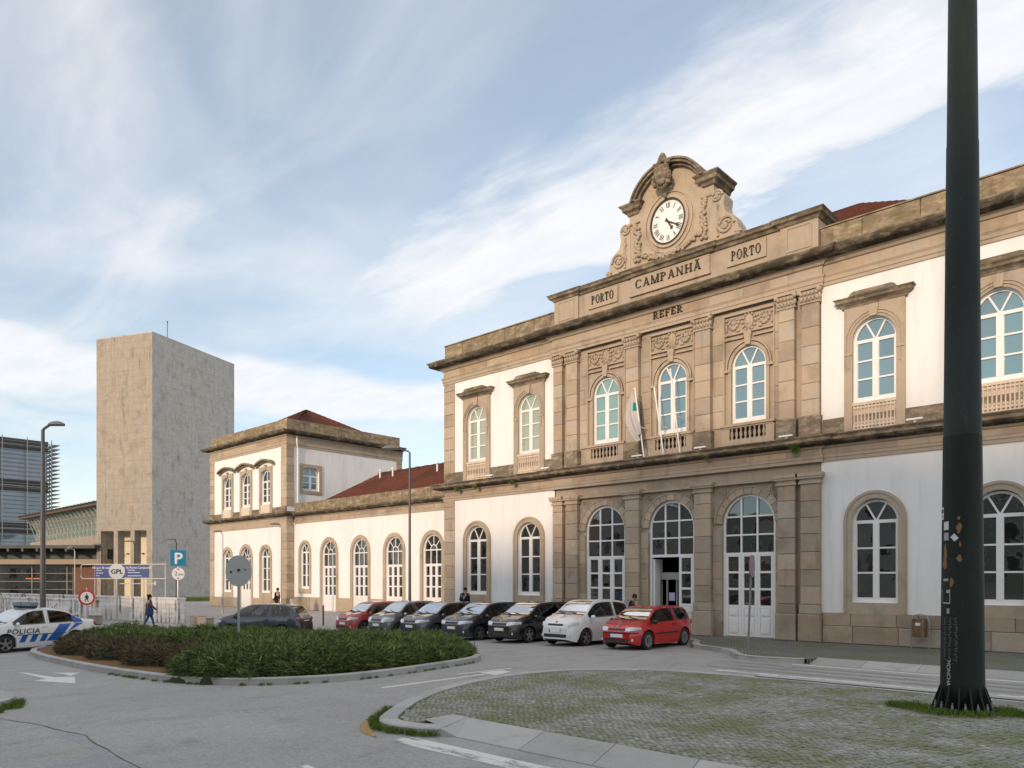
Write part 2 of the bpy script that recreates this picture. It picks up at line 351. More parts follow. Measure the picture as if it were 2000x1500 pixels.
# ---------------------------------------------------------------- building kit
def arch_pts(cx, hw, zb, zs, zt, n=14):
    p = [(cx-hw, zb)]
    for i in range(n+1):
        a = PI-PI*i/n; p.append((cx+hw*math.cos(a), zs+(zt-zs)*math.sin(a)))
    return p+[(cx+hw, zb)]
def wall_open(m, x0, x1, z0, z1, y, depth, ops, mi=0, n=14):
    cur = x0
    for (cx, hw, zb, zs, zt) in sorted(ops):
        if cx-hw > cur: m.poly([(cur, y, z0), (cx-hw, y, z0), (cx-hw, y, z1), (cur, y, z1)], mi)
        if zb > z0: m.poly([(cx-hw, y, z0), (cx+hw, y, z0), (cx+hw, y, zb), (cx-hw, y, zb)], mi)
        ap = arch_pts(cx, hw, zb, zs, zt, n); a = ap[1:-1]
        for i in range(len(a)-1):
            m.poly([(a[i][0], y, a[i][1]), (a[i+1][0], y, a[i+1][1]), (a[i+1][0], y, z1), (a[i][0], y, z1)], mi)
        for i in range(len(ap)-1):
            m.poly([(ap[i][0], y, ap[i][1]), (ap[i][0], y+depth, ap[i][1]), (ap[i+1][0], y+depth, ap[i+1][1]), (ap[i+1][0], y, ap[i+1][1])], mi)
        m.poly([(cx-hw, y, zb), (cx+hw, y, zb), (cx+hw, y+depth, zb), (cx-hw, y+depth, zb)], mi)
        cur = cx+hw
    if x1 > cur: m.poly([(cur, y, z0), (x1, y, z0), (x1, y, z1), (cur, y, z1)], mi)
    return m
def ring(m, cx, hw, zb, zs, zt, ow, yf, yb, mi=0, n=14, outx=None):
    a = arch_pts(cx, hw, zb, zs, zt, n); b = arch_pts(cx, hw+ow, zb, zs, zt+ow, n)
    for i in range(len(a)-1):
        m.poly([(a[i][0], yf, a[i][1]), (a[i+1][0], yf, a[i+1][1]), (b[i+1][0], yf, b[i+1][1]), (b[i][0], yf, b[i][1])], mi)
        m.poly([(b[i][0], yf, b[i][1]), (b[i+1][0], yf, b[i+1][1]), (b[i+1][0], yb, b[i+1][1]), (b[i][0], yb, b[i][1])], mi)
        m.poly([(a[i][0], yf, a[i][1]), (a[i][0], yb, a[i][1]), (a[i+1][0], yb, a[i+1][1]), (a[i+1][0], yf, a[i+1][1])], mi)
    for q, r in ((a[0], b[0]), (a[-1], b[-1])):
        m.poly([(q[0], yf, q[1]), (r[0], yf, r[1]), (r[0], yb, r[1]), (q[0], yb, q[1])], mi)
    return m
def mitre(path):
    out = []
    for i, p in enumerate(path):
        ns = []
        for a, b in ((i-1, i), (i, i+1)):
            if a < 0 or b >= len(path): continue
            d = Vector((path[b][0]-path[a][0], path[b][1]-path[a][1])).normalized(); ns.append(Vector((d.y, -d.x)))
        if len(ns) == 1: out.append(ns[0])
        else:
            v = (ns[0]+ns[1]); out.append(v/max(.2, v.dot(ns[0])))
    return out
def moulding(m, path, prof, mids=None, seg=None):
    """profile (out, z) swept along a plan path; outward is right of travel"""
    if seg:
        pp = [path[0]]
        for a, b in zip(path[:-1], path[1:]):
            L = math.dist(a, b); k = max(1, int(L/seg))
            pp += [(a[0]+(b[0]-a[0])*j/k, a[1]+(b[1]-a[1])*j/k) for j in range(1, k+1)]
        path = pp
    nm = mitre(path); o = len(m.v); k = len(prof)
    vs = [(p[0]+n.x*d, p[1]+n.y*d, z) for p, n in zip(path, nm) for d, z in prof]
    for i in range(len(path)-1):
        for j in range(k-1):
            m.f.append((o+i*k+j, o+(i+1)*k+j, o+(i+1)*k+j+1, o+i*k+j+1)); m.mi.append(mids[j] if mids else 0)
    m.v += vs
    for i in (0, len(path)-1):
        f = tuple(o+i*k+j for j in range(k)); m.f.append(f if i else f[::-1]); m.mi.append(0)
    return m
_bm = {}
def block_mesh(mt):
    if mt.name not in _bm:
        m = M(); e = .022
        v = [(0, .06, 0), (1, .06, 0), (1, .06, 1), (0, .06, 1), (e, 0, e*1.4), (1-e, 0, e*1.4), (1-e, 0, 1-e*1.4), (e, 0, 1-e*1.4), (0, 1, 0), (1, 1, 0), (1, 1, 1), (0, 1, 1)]
        m.add(v, [(4, 5, 6, 7), (0, 1, 5, 4), (1, 2, 6, 5), (2, 3, 7, 6), (3, 0, 4, 7), (0, 8, 9, 1), (1, 9, 10, 2), (2, 10, 11, 3), (3, 11, 8, 0)])
        _bm[mt.name] = m.mesh('block', mt)
    return _bm[mt.name]
class Pile:
    """squared stones of one thing: the 300 largest in view become parts, the rest one joined part"""
    def __init__(s, parent, name='stone', cap=290): s.p = parent; s.b = []; s.n = name; s.cap = cap
    def addr(s, loc, rz, sc, mt, w=1.): s.b.append((Vector(loc), rz, sc, mt, w*sc[0]*sc[2]))
    def add(s, x0, x1, z0, z1, yf, d, mt, gap=.006):
        yf += random.uniform(-.004, .004)
        s.addr((x0+gap, yf, z0+gap), 0, (x1-x0-2*gap, d, z1-z0-2*gap), mt, 1/(yf*yf+(x0+x1)**2/4) if x0 < -3 else .0)
    def row(s, x0, x1, z0, z1, yf, d, mt, w, jit=.25):
        n = max(1, round((x1-x0)/w)); xs = [x0+(x1-x0)*(i+(random.uniform(-jit, jit) if 0 < i < n else 0))/n for i in range(n+1)]
        for a, b in zip(xs[:-1], xs[1:]): s.add(a, b, z0, z1, yf, d, mt)
    def done(s):
        s.b.sort(key=lambda b: -b[4]); w = WL[s.p.name]; rest = {}
        for i, (loc, rz, sc, mt, q) in enumerate(s.b):
            if i < s.cap:
                o = D.objects.new(s.n, block_mesh(mt)); C.objects.link(o); o.parent = s.p
                o.location = loc-w; o.scale = sc; o.rotation_euler = (0, 0, rz)
            else:
                bm = block_mesh(mt); T = Matrix.Translation(loc) @ Matrix.Rotation(rz, 4, 'Z') @ Matrix.Diagonal((*sc, 1))
                rest.setdefault(mt.name, M()).add([T @ v.co for v in bm.vertices], [tuple(p.vertices) for p in bm.polygons])
        for k, m in rest.items(): obj(s.n, m, D.materials[k], s.p, kind='stuff')

def bar(m, x0, z0, x1, z1, w, y0, y1):
    d = Vector((x1-x0, z1-z0)).normalized(); n = Vector((-d.y, d.x))*w/2
    m.prism_y([(x0-n.x, z0-n.y), (x1-n.x, z1-n.y), (x1+n.x, z1+n.y), (x0+n.x, z0+n.y)], y0, y1)
_win = {}
def pane_mesh(pts, y):
    m = M(); m.poly([(x, y, z) for x, z in pts]); return m
def win_A(hw, hs, ht, rows, fan=2, seg=False):
    """fan light over two casements; origin at sill centre"""
    m = M(); ps = []; F = .075; yb = .10; Y = .05
    ring(m, 0, hw-F, 0, hs, ht-F, F, 0, yb)
    m.box(-hw+F, hw-F, .002, yb, 0, .17); m.box(-hw+F, hw-F, .004, yb, hs-.06, hs+.05); m.box(-.065, .065, -.012, yb, .17, hs-.06)
    arc = lambda a: ((hw-F)*math.cos(a), hs+(ht-F-hs)*math.sin(a))
    if seg: ang = [PI, PI/2, 0]; m.box(-.03, .03, .006, yb, hs+.05, ht-F)
    else:
        ang = [PI, PI*2/3-.02, PI/3+.02, 0]
        for a in ang[1:-1]: bar(m, 0, hs, *arc(a), .055, .006, yb)
    for a, b in zip(ang[:-1], ang[1:]):
        ps.append([(0, hs)]+[arc(a+(b-a)*t/6) for t in range(7)][::-1] if not seg else [(0, hs)]+[arc(b+(a-b)*t/6) for t in range(7)])
    rh = (hs-.06-.17)/rows
    for sx in (-1, 1):
        x0, x1 = sorted((sx*.065, sx*(hw-F)));
        m.box(x0, x0+.035, -.006, yb, .17, hs-.06); m.box(x1-.035, x1, -.006, yb, .17, hs-.06)
        for r in range(rows):
            z0 = .17+rh*r; z1 = z0+rh
            if r: m.box(x0+.035, x1-.035, .008, yb, z0-.028, z0+.028)
            ps.append([(x0, z0), (x1, z0), (x1, z1), (x0, z1)])
    return m, [pane_mesh(p, Y) for p in ps], []
def leaf(m, ps, pan, x0, x1, zt, gl, yb, Y):
    """glazed door leaf: gl = list of glass (z0,z1), panels below"""
    s = .10; m.box(x0, x0+s, -.004, yb, .02, zt); m.box(x1-s, x1, -.004, yb, .02, zt)
    zs = sorted([zt]+[z for g in gl for z in g]); prev = gl[0][0]
    m.box(x0+s, x1-s, .002, yb, gl[-1][1], zt)
    for (a, b), (c, d) in zip(gl[:-1], gl[1:]): m.box(x0+s, x1-s, .002, yb, b, c)
    for a, b in gl: ps.append([(x0+s, a), (x1-s, a), (x1-s, b), (x0+s, b)])
    zb = gl[0][0]; m.box(x0+s, x1-s, .002, yb, zb-.10, zb); m.box(x0+s, x1-s, .02, yb, .02, zb-.1)
    for a, b in ((.14, zb*.60), (zb*.66, zb-.14)):
        q = M(); q.box(x0+s+.03, x1-s-.03, -.004, .022, a, b); q.box(x0+s+.07, x1-s-.07, -.014, -.003, a+.04, b-.04); pan.append(q)
def win_B(hw, hs, ht, tr, bars, gl, fan=False, open_left=False):
    m = M(); ps = []; pan = []; F = .085; yb = .12; Y = .06
    ring(m, 0, hw-F, 0, hs, ht-F, F, 0, yb)
    m.box(-hw+F, hw-F, -.008, yb, tr-.06, tr+.05)
    W = hw-F; arch = lambda x: hs+(ht-F-hs)*math.sqrt(max(0, 1-(x/W)**2))
    xs = [-W, -W/3, W/3, W]
    if fan:
        top = bars[-1]; r = W*.36
        m.box(-W, W, .004, yb, top-.035, top+.035)
        for i in (1, 2): m.box(xs[i]-.03, xs[i]+.03, .006, yb, tr+.05, top-.035)
        arc = lambda a, k=1.: (W*k*math.cos(a), top+(ht-F-top)*k*math.sin(a))
        for a in (PI/4, PI/2, PI*3/4): bar(m, *arc(a, .38), *arc(a, 1), .045, .006, yb)
        for i in range(8): bar(m, *arc(PI*i/8, .37), *arc(PI*(i+1)/8, .37), .05, .008, yb)
        ps.append([arc(PI*i/8, .37) for i in range(9)])
        for q in range(4):
            a, b = PI*q/4, PI*(q+1)/4
            ps.append([arc(a, .37)]+[arc(a+(b-a)*t/5) for t in range(6)]+[arc(a+(b-a)*t/2, .37) for t in (2, 1)])
        for i in range(3): ps.append([(xs[i], tr), (xs[i+1], tr), (xs[i+1], top), (xs[i], top)])
    else:
        for i in (1, 2): m.box(xs[i]-.032, xs[i]+.032, .004, yb, tr+.05, arch(xs[i]))
        zz = [tr]+bars
        for z in bars:
            w = W if z <= hs else W*math.sqrt(1-((z-hs)/(ht-F-hs))**2)
            m.box(-w, w, .009, yb, z-.03, z+.03)
        for i in range(3):
            for k in range(len(zz)):
                z0 = zz[k]; x0, x1 = xs[i], xs[i+1]
                if k < len(zz)-1:
                    z1 = zz[k+1]
                    if z1 <= hs: ps.append([(x0, z0), (x1, z0), (x1, z1), (x0, z1)]); continue
                    lim = lambda x: min(z1, arch(x))
                else: lim = arch
                t = [(x0+(x1-x0)*j/8, lim(x0+(x1-x0)*j/8)) for j in range(9)]
                t = [(x, z) for x, z in t if z > z0+.005]
                bx = [x for x, z in t]
                ps.append([(min(bx), z0), (max(bx), z0)]+t[::-1])
    for i in range(3):
        if open_left and i < 2: continue
        leaf(m, ps, pan, xs[i]+.004, xs[i+1]-.004, tr-.06, gl, yb-.01, Y)
    return m, [pane_mesh(p, Y) for p in ps], pan
def place(kind, key, build, parent, loc, gmat, label=None):
    k = (key, gmat.name)
    if k not in _win:
        fm, ps, pan = build()
        _win[k] = (fm.mesh(kind, MFR), [p.mesh('pane', gmat) for p in ps], [p.mesh('panel', MFR) for p in pan])
    f, ps, pan = _win[k]
    o = link(kind, f, parent, loc)
    for p in ps: link('pane', p, o, (0, 0, 0), False)
    for p in pan: link('panel', p, o, (0, 0, 0), False)
    if label: o['label'] = label
    return o

# ---------------------------------------------------------------- station, main block
ST = thing('station_building', 'tall two-storey station with granite centre, clock gable and white plaster walls', 'station', (-16, 26.8, 0))
P_ = Pile(ST)
XL, XR = -29.8, -2.3; CL, CR = -22.19, -10.01; Y0 = 26.80
GW = [(-27.32, .725, 1.45, 4.2, 4.94), (-23.78, .725, 1.45, 4.2, 4.94), (-8.23, .725, 1.42, 4.2, 4.94), (-4.67, .725, 1.42, 4.2, 4.94)]
UW = [(-27.32, .69, 8.22, 10.32, 11.06), (-23.75, .69, 8.22, 10.32, 11.06), (-8.24, .69, 8.24, 10.32, 11.06), (-4.67, .69, 8.24, 10.32, 11.06)]
CU = [(-19.30, .69, 8.18, 10.30, 11.05), (-16.02, .69, 8.18, 10.30, 11.05), (-12.72, .69, 8.18, 10.30, 11.05)]
CD = [(-19.36, 1.045, .02, 4.35, 5.43), (-16.06, 1.045, .02, 4.35, 5.43), (-12.74, 1.045, .02, 4.35, 5.43)]
m = M()
for (a, b), gw, uw in (((XL+.02, CL), GW[:2], UW[:2]), ((CR, XR-.02), GW[2:], UW[2:])):
    m = M(); wall_open(m, a, b, 1.0, 6.5, Y0, .30, gw); obj('plaster_wall', m, MW, ST)
    m = M(); wall_open(m, a, b, 7.0, 12.6, Y0, .30, uw); obj('plaster_wall', m, MW, ST)
m = M()   # body behind the facade skin: sides, back, floor plates
m.box(XL+.01, CD[1][0]-1.52, Y0+.45, 40.0, .0, 13.6); m.box(CD[1][0]+1.52, XR-.01, Y0+.45, 40.0, .0, 13.6); m.box(CD[1][0]-1.52, CD[1][0]+1.52, Y0+.45, 40.0, 3.32, 13.6)
obj('back_wall', m, MW, ST)
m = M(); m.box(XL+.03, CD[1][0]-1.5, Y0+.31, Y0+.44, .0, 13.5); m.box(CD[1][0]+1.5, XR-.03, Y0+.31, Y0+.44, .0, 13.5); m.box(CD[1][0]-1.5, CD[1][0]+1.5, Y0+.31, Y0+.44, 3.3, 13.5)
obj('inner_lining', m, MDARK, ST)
# granite centre: bay walls
m = M()
PIL_G = [(-22.19, -21.61), (-21.43, -20.75), (-18.2, -17.5), (-14.92, -14.2), (-11.53, -10.88), (-10.69, -10.01)]
bays = [(-20.75, -18.2), (-17.5, -14.92), (-14.2, -11.53)]
wall_open(m, CL, CR, 0, 6.4, Y0+.06, .22, CD); wall_open(m, CL, CR, 6.4, 12.6, Y0+.06, .22, CU)
obj('bay_wall', m, MP, ST)
PF = 26.62
for (a, b) in PIL_G:   # pilasters: pedestal, shaft of squared stones, capital; above the belt again
    P_.add(a-.06, b+.06, 0, .98, PF-.10, .34, MPI); P_.add(a-.03, b+.03, .98, 1.32, PF-.05, .3, MPI)
    z = 1.32
    while z < 5.5:
        h = min(random.choice((.58, .64, .7)), 5.6-z)
        if 5.6-z-h < .2: h = 5.6-z
        P_.add(a, b, z, z+h, PF, .24, MS); z += h
    z = 8.0
    P_.add(a-.05, b+.05, 7.2, 8.0, PF-.06, .3, MLED)
    while z < 11.9:
        h = min(random.choice((.58, .66, .72)), 12.0-z)
        if 12.0-z-h < .2: h = 12.0-z
        P_.add(a+.03, b-.03, z, z+h, PF+.02, .22, MS); z += h
for (a, b) in PIL_G:
    m = M(); mu = M(); mc = M()
    for z0, z1, e in ((5.6, 5.68, .05), (5.68, 5.78, .02), (5.78, 5.86, .10), (5.86, 5.98, .13)): m.box(a-e, b+e, PF-e, PF+.2, z0, z1)
    mu.box(a-.02, b+.02, PF-.03, PF+.2, 11.98, 12.06); mu.box(a, b, PF-.05, PF+.2, 12.06, 12.44); mu.box(a-.07, b+.07, PF-.13, PF+.2, 12.44, 12.52)
    w = b-a
    for k in range(5):
        x = a+w*(k+.5)/5
        mc.ball((x, PF-.06, 12.15), (.065, .05, .10), 6, 4); mc.ball((x, PF-.09, 12.31), (.06, .06, .07), 6, 4)
        mc.ball((x, PF-.04, 12.09), (.045, .03, .05), 6, 4)
    for sx in (a-.01, b+.01): mc.ball((sx, PF-.08, 12.39), (.10, .08, .09), 8, 5); mc.ball((sx, PF-.0, 12.2), (.05, .06, .12), 6, 4)
    obj('capital', m, MP, ST); cu_ = obj('capital', mu, MP, ST); obj('leaf_carving', mc, MP, cu_, smooth=True, kind='stuff')
# ashlar between pilasters and openings
for (a, b), cdoor, cu in zip(bays, CD, CU):
    for x0, x1 in ((a, cdoor[0]-1.045-.02), (cdoor[0]+1.045+.02, b)):
        z = .0
        for h in (.98, .62, .62, .66, .62, .66): P_.add(x0, x1, z, z+h, Y0-.02, .1, MS if z > .5 else MPI); z += h
    for x0, x1 in ((a+.02, cu[0]-.69-.26), (cu[0]+.69+.26, b-.02)):
        z = 8.05
        for h in (.66, .62, .7, .64, .62, .66): P_.add(x0, x1, z, z+h, Y0+.0, .08, MS); z += h
# voussoirs of the three door arches, key stones, roundels
m = M(); rd = M(); mo = M()
for (cx, hw, zb, zs, zt) in CD:
    n = 11
    for i in range(n):
        a0, a1 = PI*i/n+.008, PI*(i+1)/n-.008; q = []
        for k in range(4):
            a = a0+(a1-a0)*k/3; q.append((cx+(hw+.01)*math.cos(a), zs+(zt-zs+.01)*math.sin(a)))
        for k in range(3, -1, -1):
            a = a0+(a1-a0)*k/3; q.append((cx+(hw+.28)*math.cos(a), zs+(zt-zs+.26)*math.sin(a)))
        v = M(); yf = Y0-.03+random.uniform(-.004, .004); v.prism_y(q, yf, Y0+.2); obj('voussoir', v, MS, ST)
    for i in range(20):   # thin hood line round the arch
        a0, a1 = PI*(i+.3)/20.6, PI*(i+1.3)/20.6
        f = lambda a, r: (cx+(hw+r)*math.cos(a), zs+(zt-zs+r*.92)*math.sin(a))
        mo.prism_y([f(a0, .285), f(a0, .33), f(a1, .33), f(a1, .285)][::-1], Y0-.06, Y0+.1)
    for sx in (-1, 1):
        x = cx+sx*1.02; z = 5.52
        for r in (.20, .12): rd.lathe([(r, -.0), (r, -.05), (r-.035, -.05), (r-.035, -.0)], 14, (x, Y0+.06, z), 'y', cap=False)
        rd.ball((x, Y0+.05, z), (.05, .05, .05), 8, 5)
for a, b in bays: mo.box(a, b, PF+.04, Y0+.1, 5.82, 5.90)
CDX = [c[0] for c in CD]; obj_by('arch_moulding', mo, MP, ST, CDX); obj_by('roundel', rd, MP, ST, [c+d for c in CDX for d in (-1.02, 1.02)])
# upper centre windows: moulded frame, key stone, relief panel, balustrade
m = M(); rl = M(); bl = M(); led = M()
for (cx, hw, zb, zs, zt) in CU:
    ring(m, cx, hw+.005, 8.1, zs, zt, .12, Y0-.03, Y0+.1); ring(m, cx, hw+.16, zs-.1, zs, zt+.155, .06, Y0-.055, Y0+.1)
    m.prism_y([(cx-.10, zt+.01), (cx+.10, zt+.01), (cx+.15, 11.58), (cx-.15, 11.58)], Y0-.11, Y0+.1)
    for sx in (-1, 1):
        m.box(min(cx+sx*.70, cx+sx*.98), max(cx+sx*.70, cx+sx*.98), Y0-.07, Y0+.05, zs-.16, zs-.06)
        m.box(min(cx+sx*.2, cx+sx*1.02), max(cx+sx*.2, cx+sx*1.02), Y0-.05, Y0+.05, 11.36, 11.42)
        m.box(min(cx+sx*.97, cx+sx*1.02), max(cx+sx*.97, cx+sx*1.02), Y0-.03, Y0+.05, 8.1, 12.36)
    m.box(cx-1.0, cx+1.0, Y0-.06, Y0+.05, 12.28, 12.36); m.box(cx-1.0, cx+1.0, Y0-.05, Y0+.05, 11.54, 11.60)
    # relief: shield between two swags
    yb = Y0+.05
    rl.ball((cx, yb, 11.95), (.20, .11, .30), 10, 6); rl.ball((cx, yb-.06, 11.97), (.11, .08, .2), 8, 5)
    for k in range(12):
        a = 2*PI*k/12; rl.ball((cx+.26*math.cos(a), yb-.03, 11.95+.32*math.sin(a)), .055, 6, 4)
    for sx in (-1, 1):
        for k in range(9):
            t = k/8; x = cx+sx*(.34+.56*t); z = 12.12-.34*math.sin(PI*t)+.03*t
            rl.ball((x, yb-.02, z), (.07, .07, .055+.03*math.sin(PI*t)), 6, 4)
        for k in range(7):
            a = k/7*2*PI; rl.ball((cx+sx*(.62+.14*math.cos(a)), yb-.02, 12.08+.10*math.sin(a)), .04, 5, 4)
        rl.ball((cx+sx*.9, yb-.02, 11.85), (.05, .05, .16), 6, 4); rl.ball((cx+sx*.45, yb-.02, 11.70), (.09, .05, .05), 6, 4)
    led.box(cx-1.08, cx+1.08, Y0-.2, Y0+.08, 8.02, 8.11); led.box(cx-1.0, cx+1.0, Y0-.14, Y0+.08, 7.96, 8.02); led.box(cx-1.05, cx+1.05, Y0-.14, Y0+.08, 7.26, 7.52)
    for sx in (-1, 1): led.box(min(cx+sx*.72, cx+sx*1.05), max(cx+sx*.72, cx+sx*1.05), Y0-.12, Y0+.08, 7.52, 7.96)
    for k in range(8):
        x = cx-.63+1.26*k/7
        bl.lathe([(.05, 7.52), (.05, 7.56), (.028, 7.60), (.062, 7.70), (.05, 7.78), (.026, 7.88), (.05, 7.92), (.05, 7.96)], 7, (x, Y0-.06, 0), cap=False)
CUX = [c[0] for c in CU]; obj_by('window_moulding', m, MP, ST, CUX); obj_by('relief_carving', rl, MP, ST, CUX, smooth=True, kind='stuff'); obj_by('window_ledge', led, MP, ST, CUX); obj_by('baluster_row', bl, MP, ST, CUX, smooth=True, kind='stuff')
m = M()
for (cx, hw, *_r) in CU: m.box(cx-.71, cx+.71, Y0+.03, Y0+.057, 7.5, 7.98)  # dark panel on the wall, painted as the shade between the balusters
obj_by('balustrade_shade_panel', m, MDARK, ST, CUX)
# side bays: surrounds, hoods, carved aprons
m = M(); hd = M(); ap = M(); apb = M()
for (cx, hw, zb, zs, zt) in GW:
    ring(m, cx, hw+.004, 1.06, zs, zt, .27, Y0-.07, Y0+.29, n=18); m.box(cx-hw-.27, cx+hw+.27, Y0-.062, Y0+.2, 1.02, zb-.002)
    ring(m, cx, hw+.18, 1.06, zs, zt+.176, .05, Y0-.10, Y0+.0, n=18)
GWX = [c[0] for c in GW]; UWX = [c[0] for c in UW]; obj_by('window_surround', m, MP, ST, GWX); m = M()
for (cx, hw, zb, zs, zt) in UW:
    wall_open(m, cx-.965, cx+.965, 7.2, 11.5, Y0-.09, .38, [(cx, hw+.003, 7.22, zs, zt+.003)], n=18)
    for sx in (-1, 1): m.poly([(cx+sx*.965, Y0-.09, 7.2), (cx+sx*.965, Y0+.01, 7.2), (cx+sx*.965, Y0+.01, 11.5), (cx+sx*.965, Y0-.09, 11.5)])
    for r in (.10, .20): ring(m, cx, hw+r, zs-.9 if r < .15 else zs-.35, zs, zt+r*.95, .04, Y0-.125, Y0-.08, n=18)
    m.prism_y([(cx-.11, zt+.0), (cx+.11, zt+.0), (cx+.16, 11.46), (cx-.16, 11.46)], Y0-.16, Y0-.08)
    for sx in (-1, 1): m.box(min(cx+sx*.70, cx+sx*.95), max(cx+sx*.70, cx+sx*.95), Y0-.13, Y0-.08, zs-.45, zs-.36)
    path = [(cx-1.0, Y0+.02), (cx-1.0, Y0-.06), (cx+1.0, Y0-.06), (cx+1.0, Y0+.02)]
    moulding(hd, path, [(0, 11.48), (.03, 11.48), (.05, 11.56), (.12, 11.62), (.20, 11.66), (.22, 11.74), (.28, 11.80), (0, 11.83)])
    hd.prism_y([(cx-.8, 11.80), (cx+.8, 11.80), (cx+.7, 11.92), (cx+.6, 11.97), (cx-.6, 11.97), (cx-.7, 11.92)], Y0-.28, Y0+.02)
    ap.box(cx-.70, cx+.70, Y0-.03, Y0+.2, 7.2, 8.22); apb.box(cx-.70, cx+.70, Y0-.10, Y0+.0, 8.12, 8.22); apb.box(cx-.70, cx+.70, Y0-.09, Y0+.0, 7.2, 7.34)
    for k in range(12):
        x = cx-.64+1.28*k/11; apb.lathe([(.035, 7.34), (.05, 7.42), (.03, 7.52), (.022, 7.8), (.03, 7.98), (.045, 8.04), (.03, 8.12)], 6, (x, Y0-.055, 0), cap=False)
        if k < 11:
            apb.lathe([(.035, 0), (.035, -.03)], 8, (x+.058, Y0-.055, 8.04), 'y'); apb.lathe([(.04, 0), (.04, -.03)], 8, (x+.058, Y0-.055, 7.43), 'y'); apb.ball((x+.058, Y0-.05, 7.54), (.03, .02, .05), 6, 4)
obj_by('window_surround', m, MP, ST, UWX); obj_by('window_hood', hd, MC, ST, UWX); obj_by('apron_panel', ap, MLS, ST, UWX); obj_by('apron_carving', apb, MLS, ST, UWX, kind='stuff')
# quoins and plinth stones
for zz, top in ((1.05, 6.38), (7.78, 12.5)):
    z = zz; i = 0
    while z < top-.05:
        h = min(.62, top-z); w = .82 if True else .6
        P_.add(XL, XL+w, z, z+h, Y0-.05, .3, MS); P_.add(XR-w, XR, z, z+h, Y0-.05, .3, MS); z += h; i += 1
for a, b in ((XL-.02, CL-.06), (CR+.06, XR+.02)):
    P_.row(a, b, 0, .60, Y0-.10, .3, MPI, 1.35); P_.row(a, b, .60, 1.06, Y0-.06, .3, MPI, 1.15)
    P_.row(a, b, 7.2, 7.82, Y0-.045, .2, MLED, 1.5)
# entablatures
FR = .10
path = [(XL, 39.5), (XL, Y0), (CL-.05, Y0), (CL-.05, Y0-FR), (CR+.05, Y0-FR), (CR+.05, Y0), (XR, Y0), (XR, 39.5)]
m = M(); moulding(m, path, [(.0, 6.34), (.05, 6.34), (.05, 6.46), (.08, 6.47), (.08, 6.56), (.0, 6.58), (.0, 6.80), (.06, 6.82), (.14, 6.90)], seg=3.4)
obj('belt_architrave', m, MP, ST)
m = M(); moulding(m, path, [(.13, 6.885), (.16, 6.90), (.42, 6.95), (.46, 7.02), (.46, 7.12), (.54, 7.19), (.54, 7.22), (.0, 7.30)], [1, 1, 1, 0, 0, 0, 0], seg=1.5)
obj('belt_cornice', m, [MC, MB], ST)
for a, b, yy in ((XL, CL, Y0-.012), (CL, CR, Y0-FR-.012), (CR, XR, Y0-.012)): P_.row(a+.02, b-.02, 6.59, 6.80, yy, .05, MS, 1.25); P_.row(a+.02, b-.02, 12.88, 13.20, yy-.03, .05, MS, 1.5)
m = M(); moulding(m, path, [(.0, 12.50), (.05, 12.50), (.05, 12.62), (.08, 12.63), (.08, 12.76), (.13, 12.84), (.13, 12.87), (.03, 12.89), (.03, 13.21), (.10, 13.23), (.16, 13.30), (.24, 13.36)], seg=3.0)
obj('main_architrave', m, MP, ST)
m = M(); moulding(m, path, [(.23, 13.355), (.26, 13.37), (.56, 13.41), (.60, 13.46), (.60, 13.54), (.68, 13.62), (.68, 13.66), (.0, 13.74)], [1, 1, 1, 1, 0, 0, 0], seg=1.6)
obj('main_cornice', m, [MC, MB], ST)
for a, b in ((XL, -22.15), (-10.05, XR)): P_.row(a, b, 13.66, 14.56, Y0, .4, MPL, 1.6)
m = M(); m.box(XL, XL+.4, Y0+.42, 39, 13.6, 14.56); m.box(XL, -22.15, Y0-.03, Y0+.43, 14.565, 14.61); m.box(-10.05, XR, Y0-.03, Y0+.43, 14.565, 14.61)
obj_by('parapet_coping', m, MPL, ST, [XL+.1, -25, -5])
# attic with the inscriptions
AY = Y0-.06
m = M(); m.box(-22.1, -10.1, AY+.05, AY+1.15, 13.6, 15.05)
for a, b in ((-22.12, -20.75), (-11.45, -10.08)):
    m.box(a, b, AY-.05, AY+1.2, 13.6, 15.05); m.box(a+.22, b-.22, AY-.08, AY, 14.02, 14.07); m.box(a+.22, b-.22, AY-.075, AY, 14.85, 14.9)
    m.box(a+.22, a+.27, AY-.075, AY, 14.07, 14.85); m.box(b-.27, b-.22, AY-.075, AY, 14.07, 14.85)
for a, b in ((-20.15, -18.68), (-13.52, -12.05)):
    m.box(a, b, AY+.01, AY+.1, 14.26, 14.84); m.box(a-.05, b+.05, AY-.03, AY+.1, 14.18, 14.25); m.box(b, b+.05, AY-.02, AY+.1, 14.25, 14.88)
m.box(-17.95, -14.3, AY-.0, AY+.1, 14.25, 15.0); m.box(-18.0, -14.25, AY-.06, AY+.1, 14.16, 14.24)
obj('attic_wall', m, MP, ST)
m = M(); moulding(m, [(-22.12, AY+1.15), (-22.12, AY-.05), (-20.75, AY-.05), (-20.75, AY+.02), (-18.1, AY+.02), (-18.1, AY-.04), (-14.15, AY-.04), (-14.15, AY+.02), (-11.45, AY+.02), (-11.45, AY-.05), (-10.08, AY-.05), (-10.08, AY+1.15)],
  [(.0, 14.96), (.04, 14.97), (.10, 15.06), (.20, 15.10), (.22, 15.18), (.28, 15.25), (0, 15.31)], seg=1.2)
m.box(-22.1, -10.1, AY, AY+1.15, 15.05, 15.31)
obj('attic_cornice', m, MC, ST)
